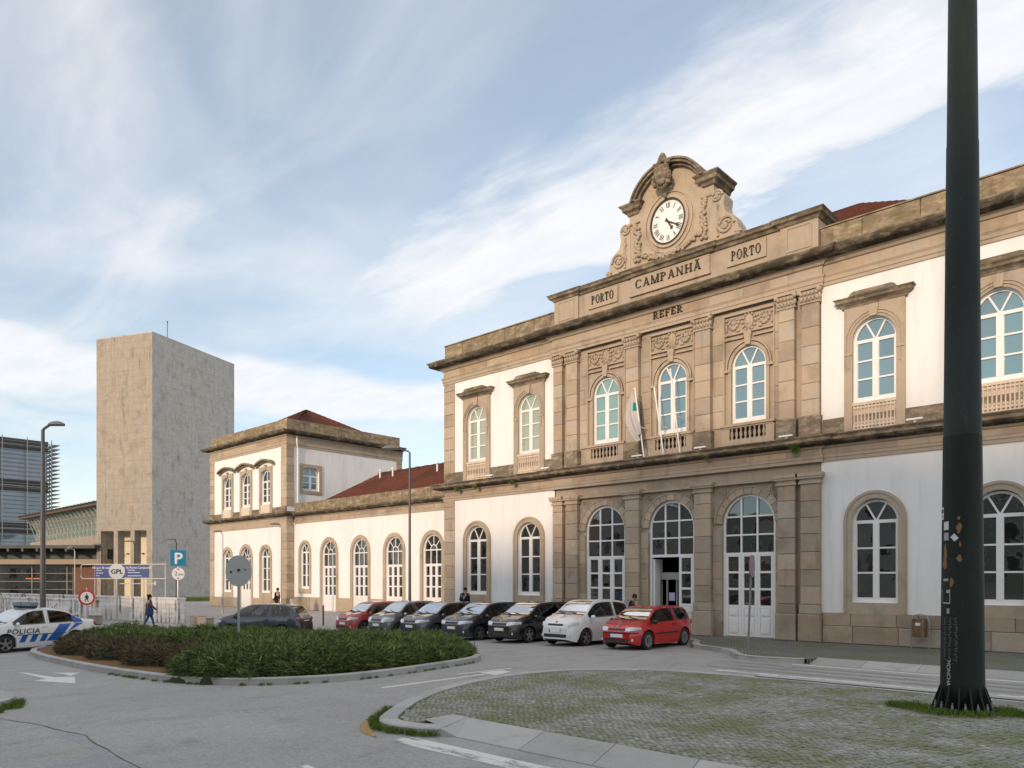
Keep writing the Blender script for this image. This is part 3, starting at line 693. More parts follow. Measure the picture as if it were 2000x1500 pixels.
for t, xa, xb, z, h, y in (('PORTO', -20.02, -18.85, 14.38, .36, AY+.012), ('PORTO', -13.38, -12.2, 14.38, .36, AY+.012), ('CAMPANHÃ', -17.72, -14.66, 14.46, .34, AY), ('REFER', -16.78, -15.42, 12.92, .29, Y0-FR-.06)):
    m = M(); roman(m, t, xa, xb, z, h, y-.045, y); obj('lettering', m, MINK, ST)
# clock gable
G0 = -16.1; GY = Y0-.02
m = M()
body = [(G0-1.95, 15.3), (G0+1.95, 15.3), (G0+1.95, 17.75)]+[(G0+1.60*math.cos(PI*i/20), 17.55+1.42*math.sin(PI*i/20)) for i in range(3, 18)]+[(G0-1.95, 17.75)]
m.prism_y(body, GY, GY+1.25)
obj('clock_gable', m, MP, ST)
m = M(); mb = M()
def arcband(m, r0, r1, z0, yf, yb, a0=.10, a1=.90, n=22, k=1.02):
    for i in range(n):
        a, b = PI*(a0+(a1-a0)*i/n), PI*(a0+(a1-a0)*(i+1)/n); f = lambda t, r: (G0+r*math.cos(t), z0+r*k*math.sin(t)*.93)
        m.prism_y([f(a, r1), f(b, r1), f(b, r0), f(a, r0)][::-1], yf, yb)
arcband(m, 1.50, 1.62, 17.5, GY-.18, GY+1.25); arcband(m, 1.60, 1.72, 17.5, GY-.34, GY+1.25); arcband(m, 1.70, 1.78, 17.5, GY-.42, GY+1.28)
for sx in (-1, 1):
    x0, x1 = sorted((G0+sx*1.52, G0+sx*1.98))
    moulding(m, [(x0, GY+1.3), (x0, GY-.02), (x1, GY-.02), (x1, GY+1.3)], [(0, 17.62), (.04, 17.64), (.08, 17.74), (.20, 17.80), (.22, 17.92), (.32, 18.0), (.32, 18.05), (0, 18.1)]); m.box(x0, x1, GY-.01, GY+1.29, 17.6, 18.1)
    m.box(min(G0+sx*1.42, G0+sx*1.95), max(G0+sx*1.42, G0+sx*1.95), GY-.05, GY, 17.2, 17.26)
obj('gable_cornice', m, MC, ST)
m = M()
for r, w, d in ((1.16, .05, .05), (.86, .16, .09)):
    for i in range(32):
        a, b = 2*PI*i/32, 2*PI*(i+1)/32; f = lambda t, q: (G0-.05+q*.92*math.cos(t), 16.80+q*1.02*math.sin(t))
        m.prism_y([f(a, r), f(a, r+w), f(b, r+w), f(b, r)], GY-d, GY+.05)
obj('clock_surround', m, MP, ST)
ck = M(); ck.prism_y([(G0-.05+.80*math.cos(2*PI*i/40), 16.80+.90*math.sin(2*PI*i/40)) for i in range(40)], GY-.05, GY+.02)
CK = obj('clock', ck, mat('clock_face', (.80, .79, .78), .4), ST)
rim = M(); nu = M(); han = M()
for i in range(40):
    a, b = 2*PI*i/40, 2*PI*(i+1)/40; f = lambda t, q: (G0-.05+q*.88*math.cos(t), 16.80+q*math.sin(t))
    rim.prism_y([f(a, .86), f(a, .93), f(b, .93), f(b, .86)], GY-.12, GY+.01)
def rot2(x, z, a): return (G0-.05+.89*(x*math.cos(a)+z*math.sin(a)), 16.80+(-x*math.sin(a)+z*math.cos(a)))
ROM = ['XII', 'I', 'II', 'III', 'IIII', 'V', 'VI', 'VII', 'VIII', 'IX', 'X', 'XI']
for k, t in enumerate(ROM):
    a = 2*PI*k/12; adv = {'I': .065, 'V': .11, 'X': .11}; tot = sum(adv[c] for c in t); x = -tot/2
    for c in t:
        w = adv[c]; xc = x+w/2; x += w
        st = {'I': [(0, 0, .036)], 'V': [(-.04, 0, .034), (.04, 0, .018)], 'X': [(-.04, .04, .034), (.04, -.04, .018)]}[c]
        for xt, xb, th in st:
            nu.prism_y([rot2(xc+xb-th/2, .55, a), rot2(xc+xb+th/2, .55, a), rot2(xc+xt+th/2, .77, a), rot2(xc+xt-th/2, .77, a)], GY-.056, GY-.045)
for L, w, a, y in ((.66, .07, 2*PI*19.6/60, .075), (.44, .085, 2*PI*(4+19.6/60)/12+.28, .085)):
    han.prism_y([rot2(-w/2, -.16, a), rot2(w/2, -.16, a), rot2(w*.4, L*.7, a), rot2(w*1.1, L*.8, a), rot2(0, L, a), rot2(-w*1.1, L*.8, a), rot2(-w*.4, L*.7, a)], GY-y, GY-y+.01)
obj('clock_rim', rim, MINK, CK); obj('numerals', nu, MINK, CK); obj('clock_hands', han, MINK, CK)
# scrolls, garlands and crest
sc = M(); gl = M()
for sx in (-1, 1):
    q = lambda pts: [(G0+sx*x, z) for x, z in pts][::sx]
    sc.prism_y(q([(1.9, 15.3), (3.05, 15.3), (3.12, 15.45), (3.0, 15.55), (2.95, 15.85), (2.75, 16.2), (2.45, 16.4), (2.38, 16.7), (2.42, 17.05), (2.25, 17.3), (1.9, 17.35)]), GY-.02, GY+.7)
    for x, z, R in ((2.12, 17.08, .24), (2.48, 15.85, .36), (2.98, 15.42, .14)):
        pts = [(G0+sx*(x+R*(1-t/26)*math.cos(t*.55)), GY-.06, z+R*(1-t/26)*math.sin(t*.55)) for t in range(25)]
        sc.tube(pts, [.055*(R/.3)**.5]*25, 6); sc.ball((G0+sx*x, GY-.05, z), R*.28, 8, 5)
    sc.tube([(G0+sx*x, GY-.05, z) for x, z in ((2.15, 16.75), (2.12, 16.45), (2.2, 16.2), (2.12, 15.9), (2.16, 15.5))], .06, 6)
    for k in range(15):
        t = k/14; x = 1.62-.12*math.sin(PI*t)-.25*max(0, t-.75); z = 17.15-1.5*t
        for j in range(3): gl.ball((G0+sx*(x+random.uniform(-.12, .12)), GY-.06, z+random.uniform(-.05, .05)), (.085, .09, .08), 6, 4)
    for k in range(9):
        t = k/8; x = 1.35-1.3*t; z = 15.85-.42*math.sin(t*PI/2)
        for j in range(3): gl.ball((G0-.05+sx*x+random.uniform(-.07, .07), GY-.07, z+random.uniform(-.08, .08)), (.085, .09, .075), 6, 4)
obj_by('scroll', sc, MP, ST, [G0-2.3, G0+2.3]); obj('fruit_garland', gl, MP, ST, smooth=True, kind='stuff')
cr = M(); cr.ball((G0-.25+.15, GY-.5, 18.55), (.30, .16, .44), 10, 7); cr.ball((G0-.1, GY-.60, 18.6), (.17, .12, .26), 8, 6)
for sx in (-1, 1):
    for k in range(6): cr.ball((G0-.1+sx*(.30+.07*math.sin(k*1.3)), GY-.48, 18.2+.16*k), (.10, .12, .11), 6, 4)
for k in range(9):
    t = (k-4)/4; cr.ball((G0-.1+.20*t, GY-.42, 19.28-.28*t*t), (.055, .10, .20), 6, 5)
for k in range(5): cr.ball((G0-.1+.10*(k-2), GY-.42, 18.03+.05*abs(k-2)), (.06, .08, .09), 6, 4)
cr.ball((G0-.1, GY-.2, 17.82), (.07, .09, .14), 6, 5); cr.box(G0-.3, G0+.1, GY-.45, GY+.3, 18.3, 19.0)
obj('crest', cr, MC, ST, smooth=False)
# roof
def tile_roof(m, A, B, Cc, Dd, du=.22):
    """corrugated tiles on quad A(eave) B(eave) C(ridge) D(ridge)"""
    A, B, Cc, Dd = map(Vector, (A, B, Cc, Dd)); n = (B-A).cross(Dd-A if (Dd-A).length > .01 else Cc-A).normalized()
    if n.z < 0: n = -n
    nu = max(2, int((B-A).length/du)*2); nv = max(2, int((Dd-A).length/.42)); rows = []
    for j in range(nv+1):
        for st in ((0, 1) if 0 < j < nv else (0,)):
            t = j/nv; r = []
            for i in range(nu+1):
                s = i/nu; p = (A*(1-s)+B*s)*(1-t)+(Dd*(1-s)+Cc*s)*t
                r.append(p+n*((.035 if i % 2 else -.02)+(-.03 if st == 0 else .0)))
            rows.append(r)
    m.grid(rows)
m = M(); yr = 33.4
tile_roof(m, (XL+.5, 27.9, 13.9), (XR-.5, 27.9, 13.9), (-10.9, yr, 18.2), (-21.2, yr, 18.2)); m.add([(XL+.5, 27.9, 13.9), (-21.2, yr, 18.2), (XL+.5, 39, 13.9), (XR-.5, 27.9, 13.9), (-10.9, yr, 18.2), (XR-.5, 39, 13.9)], [(0, 1, 2), (3, 5, 4), (2, 1, 4, 5)])
obj('roof', m, MTILE, ST)
# windows and doors
GLB = [(1.21, 1.78), (1.86, 2.42), (2.50, 3.06)]
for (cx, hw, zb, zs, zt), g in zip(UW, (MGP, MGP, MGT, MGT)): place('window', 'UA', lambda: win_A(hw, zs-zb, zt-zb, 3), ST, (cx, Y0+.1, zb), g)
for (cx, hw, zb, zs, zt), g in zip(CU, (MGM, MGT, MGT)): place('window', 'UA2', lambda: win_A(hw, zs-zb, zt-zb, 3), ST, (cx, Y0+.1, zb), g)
for (cx, hw, zb, zs, zt) in GW: place('window', 'GA', lambda: win_A(hw, zs-zb, zt-zb, 3), ST, (cx, Y0+.12, zb), MGD)
for i, (cx, hw, zb, zs, zt) in enumerate(CD):
    place('door', 'DB%d' % (i == 1), lambda: win_B(hw, zs-zb, zt-zb, 3.16, [3.88, 4.58], GLB, open_left=(i == 1)), ST, (cx, Y0+.10, zb), MGD, 'white glazed door standing open to the dark hall' if i == 1 else None)
# open entrance: lobby, inner sliding door
cx = CD[1][0]; m = M()
m.box(cx-1.5, cx-1.45, Y0+.32, 30, 0, 3.3); m.box(cx+1.45, cx+1.5, Y0+.32, 30, 0, 3.3); m.box(cx-1.5, cx+1.5, 29.9, 30, 0, 3.3); m.box(cx-1.45, cx+1.45, Y0+.32, 29.9, 3.2, 3.3); m.box(cx-1.45, cx+1.45, Y0+.0, 29.9, 0, .03)
obj('entrance_lobby', m, MDARK, ST)
m = M(); m.box(cx-.9, cx+.36, Y0+.55, Y0+.70, 2.20, 2.50)
for x in (-.86, -.52, -.06, .06): m.box(cx+x-.03, cx+x+.03, Y0+.56, Y0+.64, .03, 2.2)
DF = obj('inner_door', m, mat('brushed_aluminium', (.36, .36, .35), .4, .4), ST)
m = M(); m.box(cx-.49, cx-.09, Y0+.59, Y0+.60, .75, 1.02); obj('teal_band', m, mat('teal_film', (.03, .24, .26), .4), DF)
m = M(); m.box(cx-.44, cx-.16, Y0+.585, Y0+.60, 1.32, 1.66); obj('notice', m, mat('notice_paper', (.50, .46, .62), .6), DF)
m = M(); m.box(cx-.93, cx-.85, Y0+.16, Y0+.75, .03, 3.05); obj('folded_leaf', m, MFR, ST)
P_.done()
# flat uplights standing on the belt ledge, and the plants rooted there
for i, (x, lab) in enumerate(((-26.0, 'between the two left upper windows'), (-22.4, 'left of the double pilaster'), (-17.4, 'left of the middle balustrade'), (-14.5, 'right of the flagpoles'), (-11.1, 'below the right double pilaster'), (-6.9, 'just left of the big dark pole'))):
    m = M(); m.box(x-.24, x+.24, 26.30, 26.42, 7.31, 7.37); m.box(x-.03, x+.03, 26.36, 26.5, 7.22, 7.33)
    tag(obj('uplight', m, MFR), 'thin white uplight bar on the belt ledge '+lab, 'light', 'uplights on the ledge')
# ---------------------------------------------------------------- station, low wing
WG = thing('station_wing', 'low single-storey white wing with four glazed doors and red tile roof', 'building', (-40, 29.6, 0))
Q = Pile(WG); WY = 29.6; WX0, WX1 = -49.43, -29.83
WD = [(-44.86, .86, .05, 3.98, 4.92), (-41.22, .86, .05, 3.98, 4.92), (-37.63, .86, .05, 3.98, 4.92), (-33.99, .86, .05, 3.98, 4.92)]
WW = [(-47.95, .60, 1.55, 4.18, 4.84)]
m = M(); wall_open(m, WX0, WX1, 0, 6.5, WY, .3, WD+WW); obj('plaster_wall', m, MW, WG)
m = M(); m.box(WX0+.02, WX1-.02, WY+.5, 39.2, 0, 7.2); obj('back_wall', m, MW, WG)
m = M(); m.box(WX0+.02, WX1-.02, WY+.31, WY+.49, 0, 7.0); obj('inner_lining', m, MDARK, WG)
m = M()
for o in WD: ring(m, o[0], o[1]+.003, 0, o[3], o[4], .25, WY-.06, WY+.29, n=18)
for o in WW: ring(m, o[0], o[1]+.003, 1.2, o[3], o[4], .22, WY-.06, WY+.29, n=18); m.box(o[0]-.82, o[0]+.82, WY-.052, WY+.2, 1.2, 1.548)
obj_by('opening_surround', m, MP, WG, [o[0] for o in WD+WW])
xs = [WX0]+[v for o in WD for v in (o[0]-1.11, o[0]+1.11)]+[WX1-.02]
for a, b in zip(xs[::2], xs[1::2]): Q.row(a, b, 0, .95, WY-.07, .3, MPI, 1.2)
m = M(); pth = [(WX0, WY), (WX1, WY)]
moulding(m, pth, [(0, 6.30), (.05, 6.30), (.05, 6.44), (.02, 6.46), (.02, 6.72), (.10, 6.76), (.14, 6.80)], seg=3); obj('architrave', m, MP, WG)
m = M(); moulding(m, pth, [(.13, 6.79), (.17, 6.82), (.36, 6.87), (.40, 6.98), (.46, 7.08), (0, 7.16)], [1, 1, 1, 0, 0], seg=1.6); obj('cornice', m, [MC, MB], WG)
Q.row(WX0, WX1, 7.08, 7.80, WY+.02, .35, MPL, 1.45); Q.row(WX0, WX1, 6.48, 6.71, WY-.035, .05, MS, 1.4)
m = M(); tile_roof(m, (WX0+.7, WY+.4, 7.3), (WX1, WY+.4, 7.3), (WX1, 34.8, 10.2), (WX0+3.4, 34.8, 10.2)); tile_roof(m, (WX0+.4, 39, 7.3), (WX0+.4, WY+.4, 7.3), (WX0+3.4, 34.8, 10.2), (WX0+3.4, 34.8, 10.2))
m.add([(WX0+.4, 39.2, 7.3), (WX1, 39.2, 7.3), (WX1, 34.8, 10.2), (WX0+3.4, 34.8, 10.2)], [(0, 1, 2, 3)])
obj('roof', m, MTILE, WG)
m = M()
for k in range(34): m.box(WX0+3.4+.48*k, WX0+3.8+.48*k, 34.68, 34.92, 10.14, 10.27+.02*(k % 2))
obj('ridge_tiles', m, MTILE, WG)
for x, y in ((-44.9, 34.0), (-43.4, 34.0), (-38.2, 33.7), (-36.9, 33.6)):
    m = M(); z = 7.3+(y-30.0)/4.8*2.9; m.tube([(x, y, z-.1), (x, y, z+.55)], .06, 8); m.lathe([(.10, z+.5), (.10, z+.58), (.02, z+.64)], 8, (x, y, 0)); obj('vent_pipe', m, MFR, WG)
for o in WD: place('door', 'WD', lambda: win_B(o[1], o[3]-.05, o[4]-.05, 3.05, [3.93], [(1.08, 1.68), (1.76, 2.33), (2.41, 2.95)], fan=True), WG, (o[0], WY+.1, .05), MGD)
for o in WW: place('window', 'WA', lambda: win_A(o[1], o[3]-o[2], o[4]-o[2], 3), WG, (o[0], WY+.12, o[2]), MGD)
Q.done()

# ---------------------------------------------------------------- station, corner pavilion
PV = thing('station_pavilion', 'square two-storey white corner pavilion with stone quoins and pyramid tile roof', 'building', (-55.5, 29.0, 0))
Q = Pile(PV); VY = 29.0; VX0, VX1, VB = -61.6, -49.45, 39.7
VU = [(-58.5, .68, 7.93, 10.22, 10.50), (-55.45, .68, 7.93, 10.22, 10.50), (-52.4, .68, 7.93, 10.22, 10.50)]
VW = [(-58.55, .68, 1.2, 3.95, 4.62), (-52.45, .68, 1.2, 3.95, 4.62)]; VD = [(-55.5, .84, .03, 3.85, 4.75)]
m = M(); wall_open(m, VX0+.02, VX1-.02, 0, 6.4, VY, .3, VW+VD); obj('plaster_wall', m, MW, PV); m = M(); wall_open(m, VX0+.02, VX1-.02, 6.9, 12.2, VY, .3, VU); obj('plaster_wall', m, MW, PV); m = M()
T = Matrix(((0, -1, 0, VX1), (1, 0, 0, VY), (0, 0, 1, 0), (0, 0, 0, 1)))
SWN = (2.02, .70, 8.85, 10.3, 10.6); s_ = M(); wall_open(s_, .02, VB-VY-.02, 6.9, 12.2, 0, .3, [SWN]); wall_open(s_, .02, VB-VY-.02, 0, 6.9, 0, .3, []); s_.xf(T); m.add(s_.v, s_.f)
obj('plaster_wall', m, MW, PV)
m = M(); m.box(VX0, VX1-.45, VY+.5, VB, 0, 13.0); obj('back_wall', m, MW, PV)
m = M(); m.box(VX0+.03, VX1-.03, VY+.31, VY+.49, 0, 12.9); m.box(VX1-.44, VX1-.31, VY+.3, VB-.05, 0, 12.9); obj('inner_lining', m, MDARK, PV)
m = M(); hd = M(); ap = M()
for o in VU:
    wall_open(m, o[0]-.96, o[0]+.96, 7.2, 10.75, VY-.08, .37, [(o[0], o[1]+.003, 7.24, o[3], o[4]+.003)])
    for sx in (-1, 1): m.poly([(o[0]+sx*.96, VY-.08, 7.2), (o[0]+sx*.96, VY, 7.2), (o[0]+sx*.96, VY, 10.75), (o[0]+sx*.96, VY-.08, 10.75)])
    m.prism_y([(o[0]-.12, 10.52), (o[0]+.12, 10.52), (o[0]+.16, 10.9), (o[0]-.16, 10.9)], VY-.13, VY-.05)
    n = 12; f = lambda t, dz: (o[0]+1.32*t, 10.72+dz+.34*math.cos(t*PI/2)**.8 if abs(t) < 1 else 10.72+dz)
    for i in range(n):
        t0, t1 = -1+2*i/n, -1+2*(i+1)/n
        hd.prism_y([f(t0, 0), f(t1, 0), f(t1, .12), f(t0, .12)], VY-.16, VY+.02); hd.prism_y([f(t0, .12), f(t1, .12), f(t1, .26), f(t0, .26)], VY-.34, VY+.02)
    m.box(o[0]-.96, o[0]+.96, VY-.075, VY+.02, 7.2, 7.3); ap.box(o[0]-.66, o[0]+.66, VY-.10, VY, 7.2, 7.86)
VUX = [o[0] for o in VU]; obj_by('window_surround', m, MP, PV, VUX); m = M()
for o in VW: ring(m, o[0], o[1]+.003, .8, o[3], o[4], .25, VY-.06, VY+.29, n=18); m.box(o[0]-.92, o[0]+.92, VY-.052, VY+.2, .8, o[2]-.002)
for o in VD: ring(m, o[0], o[1]+.003, 0, o[3], o[4], .25, VY-.06, VY+.29, n=18)
obj_by('window_surround', m, MP, PV, VUX); m = M()
s_ = M(); wall_open(s_, 1.08, 2.96, 8.6, 10.83, -.05, .3, [(2.02, .703, 8.85, 10.3, 10.603)]); s_.xf(T); m.add(s_.v, s_.f)
obj('window_surround', m, MP, PV); obj_by('window_hood', hd, MC, PV, VUX); obj_by('apron_panel', ap, MLS, PV, VUX)
for zz, top in ((.8, 6.2), (7.6, 12.1)):
    z = zz
    while z < top-.05:
        h = min(.6, top-z); Q.add(VX0, VX0+.75, z, z+h, VY-.05, .3, MS); Q.add(VX1-.75, VX1, z, z+h, VY-.05, .06, MS)
        Q.addr((VX1+.05, VY-.05+.006, z+.006), PI/2, (.62, .3, h-.012), MS, .0003)
        if zz > 5: Q.addr((VX1+.05, VB-.6, z+.006), PI/2, (.6, .3, h-.012), MS, .0003)
        z += h
for a, b in ((VX0-.02, -59.47), (-59.47, -57.63), (-57.63, -56.6), (-54.4, -53.37), (-53.37, -51.53), (-51.53, VX1+.02)): Q.row(a, b, 0, .8, VY-.08, .3, MPI, 1.3)
Q.row(VX0, VX1, 7.2, 7.6, VY-.04, .1, MLED, 1.4)
pth = [(VX0, VB), (VX0, VY), (VX1, VY), (VX1, VB)]; pl = [(VX0, VB), (VX0, VY), (VX1, VY), (VX1, VY+.62)]
m = M(); moulding(m, pl, [(0, 6.15), (.05, 6.15), (.05, 6.36), (.02, 6.38), (.02, 6.74), (.10, 6.78), (.14, 6.82)], seg=3); moulding(m, pth, [(0, 12.02), (.05, 12.02), (.05, 12.16), (.09, 12.18), (.09, 12.32), (.03, 12.35), (.03, 12.72), (.12, 12.78), (.16, 12.84)], seg=3); obj('architrave', m, MP, PV)
m = M(); moulding(m, pl, [(.13, 6.81), (.17, 6.84), (.40, 6.90), (.46, 7.02), (.52, 7.14), (0, 7.24)], [1, 1, 1, 0, 0], seg=1.6)
moulding(m, pth, [(.15, 12.83), (.19, 12.86), (.52, 12.92), (.56, 13.02), (.64, 13.12), (0, 13.2)], [1, 1, 1, 0, 0], seg=1.6); obj('cornice', m, [MC, MB], PV)
Q.row(VX0, VX1, 13.15, 14.02, VY+.02, .35, MPL, 1.5)
yy = VY+.02
while yy < VB-.2: Q.addr((VX1-.02, yy, 13.15), PI/2, (min(1.48, VB-yy), .35, .87), MPL, .0003); yy += 1.5
Q.row(VX0, VX1, 12.37, 12.71, VY-.045, .05, MS, 1.5)
m = M(); ax = (-55.4, 34.3, 16.45); c4 = [(VX0+.4, VY+.4, 13.5), (VX1-.4, VY+.4, 13.5), (VX1-.4, VB-.4, 13.5), (VX0+.4, VB-.4, 13.5)]
for i in range(4): tile_roof(m, c4[i], c4[(i+1) % 4], ax, ax)
obj('roof', m, MTILE, PV)
m = M(); m.tube([(VX1+.10, VY+.72, .1), (VX1+.10, VY+.72, 6.1), (VX1+.2, VY+.5, 6.3)], .055, 8, cap=True); obj('downpipe', m, MFR, PV); m = M(); m.tube([(VX1+.10, VY+.85, 7.9), (VX1+.10, VY+.85, 11.9), (VX1+.22, VY+.7, 12.3), (VX1+.22, VY+.7, 12.75)], .06, 8); obj('downpipe', m, MFR, PV)
for o in VU: place('window', 'VU', lambda: win_A(o[1], 1.72, o[4]-o[2], 3, seg=True), PV, (o[0], VY+.1, o[2]), MGD)
for o in VW: place('window', 'VW', lambda: win_A(o[1], o[3]-o[2], o[4]-o[2], 3), PV, (o[0], VY+.12, o[2]), MGD)
for o in VD: place('door', 'VD', lambda: win_B(o[1], o[3], o[4], 2.95, [3.8], [(1.4, 1.88), (1.95, 2.4), (2.46, 2.85)], fan=True), PV, (o[0], VY+.1, .03), MGD)
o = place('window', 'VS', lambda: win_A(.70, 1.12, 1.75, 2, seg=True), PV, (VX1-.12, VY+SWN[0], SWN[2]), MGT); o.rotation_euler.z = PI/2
Q.done()

# ---------------------------------------------------------------- stone-clad tower
TW = thing('stone_tower', 'tall blank concrete tower clad in stained square slabs above an open colonnade', 'tower', (-89.72, 29.36, 0), math.radians(23.8))
WL[TW.name] = Vector((0, 0, 0)); Q = Pile(TW, 'cladding_slab')
W_, D_, H_, Z0 = 7.78, 12.95, 28.6, 7.5
m = M(); m.box(.06, W_-.06, .06, D_-.06, Z0, H_-.02); m.box(W_-.3, W_-.06, .4, D_-.06, 0, Z0); obj('tower_core', m, MTOW, TW)
rows = 28; rh = (H_-Z0)/rows
for r in range(-10, rows):
    z = Z0+rh*r
    if z < -.1: continue
    for k in range(6):
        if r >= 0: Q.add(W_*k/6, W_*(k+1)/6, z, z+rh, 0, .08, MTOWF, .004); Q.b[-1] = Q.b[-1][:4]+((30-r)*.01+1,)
    n = 9
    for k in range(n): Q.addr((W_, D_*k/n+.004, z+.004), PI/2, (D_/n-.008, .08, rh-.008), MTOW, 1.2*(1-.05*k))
Q.done()
m = M()
for a, b in ((0, .62), (2.42, 3.06), (4.78, 5.36), (6.98, W_)): m.box(a+.02, b-.02, .02, .9 if b < W_-.1 else .5, -.2, Z0)
obj_by('pillar', m, MTOWF, TW, [.31, 2.74, 5.07, 7.38])
m = M(); m.box(1.05, W_-.35, 2.4, 2.6, -.2, Z0-.02); obj('porch_wall', m, mat('porch_render', (.74, .66, .50), .85), TW)
m = M(); m.box(.4, .8, 2.2, 2.6, -.2, Z0-.02); m.box(0, .2, .95, D_-.1, -.2, Z0-.02); obj_by('porch_pier', m, MTOW, TW, [.1, .95])
m = M(); m.box(.2, 1.05, 2.9, 3.0, -.2, Z0-.02); obj('porch_opening', m, MDARK, TW)
for x in (2.0, 4.2): m = M(); m.box(x-.09, x+.09, 2.3, 2.4, 5.0, 5.16); m.box(x-.2, x+.2, 2.22, 2.3, 5.06, 5.12); obj('wall_lamp', m, MTRIM, TW)
m = M(); m.tube([(6.0, 4.0, H_-.1), (6.0, 4.0, H_+2.6)], .035, 6); m.ball((6.0, 4.0, H_+2.6), .09, 6, 4); obj('lightning_rod', m, MTRIM, TW)
m = M(); m.box(-.01, W_+.01, -.01, D_+.01, H_-.02, H_+.10); obj('coping', m, MTOW, TW)

# ---------------------------------------------------------------- glass office block with louvres, far left
OF = thing('office_block', 'dark blue glass office block wrapped in rows of horizontal metal louvres', 'office building', (-146.3, 30, 0))
MOG = glass('office_glass', (.12, .19, .27), .9); MLV = mat('louvre_metal', (.30, .31, .31), .4, .5)
oy0, oy1, oz = 6.0, 41.0, 26.0; XO = -146.3
m = M(); m.box(XO-25, XO-.75, oy0, oy1-.8, 0, oz-.3); obj('glass_wall', m, MOG, OF)
m = M()
MSPD = mat('spandrel_dark', (.055, .05, .045), .5)
for z in (25.6, 24.6, 18.6, 17.6, 11.4, 10.4, 6.0): m = M(); m.box(XO-25, XO-.55, oy0, oy1-.6, z-.45, z+.35); obj('floor_band', m, MSPD, OF)
m = M(); m.box(XO-22, XO-6, 22, 34, oz-.3, oz+2.6); obj('roof_plant', m, mat('plant_cladding', (.16, .16, .17), .6), OF)
for k in range(9): m = M(); y = oy1-.25-k*3.6; m.box(XO-.12, XO-.02, y-.06, y+.06, 4.5, oz+.25); obj('louvre_post', m, MLV, OF)
for k in range(4): m = M(); m.box(XO-1.4-k*1.4, XO-1.3-k*1.4, oy1+.1, oy1+.22, 4.5, oz); obj('louvre_post', m, MLV, OF)
me = M(); me.box(-.30, 0, -(oy1-oy0), 0, -.02, .02); me = me.mesh('louvre', MLV)
me2 = M(); me2.box(-9, .3, 0, .9, -.04, .04); me2 = me2.mesh('louvre', MLV)
for k in range(30):
    z = 5.0+k*.705
    link('louvre', me, OF, (XO, oy1, z)); link('louvre', me2, OF, (XO, oy1+.1, z))

# ---------------------------------------------------------------- glazed concourse bridge and low ticket hall left of the tower
MGC2 = glass('concourse_glass', (.22, .29, .275), .8); MCON = stone_mat('concourse_concrete', [(.30, .27, .23)], streak=.5)
CO = thing('concourse', 'long raised concourse with sloping green glass and steel struts beside the tower', 'building', (-110, 34, 0))
x0, x1 = -127., -93.; yb = 33.5
m = M(); m.box(x0, x1, yb-.9, yb+8, 6.0, 7.6); m.box(x0, x1, yb-.3, yb+8, 4.8, 6.0); obj('floor_slab', m, MCON, CO)
m = M(); m.grid([[(x0, yb, 7.6), (x1, yb, 7.6)], [(x0, yb, 9.4), (x1, yb, 9.4)], [(x0, yb-1.2, 11.0), (x1, yb-1.2, 11.0)]]); obj('glazing', m, MGC2, CO)
m = M(); n = 22
for k in range(n+1):
    x = x0+(x1-x0)*k/n; m.tube([(x, yb-.04, 7.6), (x, yb-.04, 9.4), (x, yb-1.24, 11.0)], .07, 5); m.tube([(x, yb-1.2, 11.0), (x+1.2, yb-.3, 7.6)], .05, 5)
for z, d in ((7.65, .05), (8.5, .05), (9.4, .05), (10.2, .68)): m.tube([(x0, yb-d, z), (x1, yb-d, z)], .05, 5)
obj('steel_strut', m, mat('strut_paint', (.38, .40, .36), .5), CO)
m = M(); m.box(x0-1, x1+1, yb-2.2, yb+7, 11.0, 11.25); 
for k in range(26): m.box(x0+k*1.35, x0+k*1.35+.5, yb-2.6, yb+.5, 11.3, 11.42)
obj('roof_louvres', m, mat('roof_bronze', (.12, .09, .07), .6), CO)
TH = thing('ticket_hall', 'low dark glazed hall under a deep flat canopy behind the white wall', 'building', (-100, 26, 0))
ta = Vector((-118, 6.5)); tb = Vector((-90.5, 31.0)); td = (tb-ta).normalized(); ang = math.atan2(td.y, td.x); TH.location = (ta.x, ta.y, 0); TH.rotation_euler.z = ang; WL[TH.name] = Vector((0, 0, 0)); L = (tb-ta).length
m = M(); m.box(0, L-4.2, 0, .3, -.4, 3.9); obj('glass_front', m, MGD, TH)
m = M(); m.box(L-4.2, L, -.1, .4, -.4, 3.9); obj('brown_wall', m, mat('brown_render', (.17, .085, .055), .85), TH)
m = M(); m.box(-1, L+.3, -1.2, 6, 3.9, 4.45); obj('fascia', m, mat('fascia_stone', (.36, .28, .21), .8), TH)
m = M(); m.box(-1, L+.3, -.6, 6, 4.45, 5.6); m.box(-2, L, -3.0, 6, 5.6, 5.95); 
for k in range(22): m.box(k*1.6, k*1.6+.25, -3.05, 0, 5.25, 5.6)
obj('canopy', m, mat('canopy_dark', (.045, .05, .045), .6), TH)
m = M()
for k in range(9): m.box(k*4-.06, k*4+.06, -.08, .02, -.4, 3.9)
for z in (1.1, 2.0, 2.9): m.box(0, L-4.2, -.06, .01, z-.035, z+.035)
obj('glazing_bar', m, mat('glazing_bar_paint', (.22, .21, .19), .6), TH)
m = M(); m.box(L-9.6, L-7.9, -.02, .0, 2.25, 2.38); obj('lit_sign', m, mat('orange_sign', (.55, .14, .03), .5), TH)
# white gatepost frame at the left edge, thin mast
m = M(); m.tube([(-93.0, 15.0, -.4), (-93.0, 15.0, 8.6)], .06, 6); tag(obj('thin_mast', m, MSTEEL), 'thin bare steel mast in front of the dark glazed hall', 'mast')

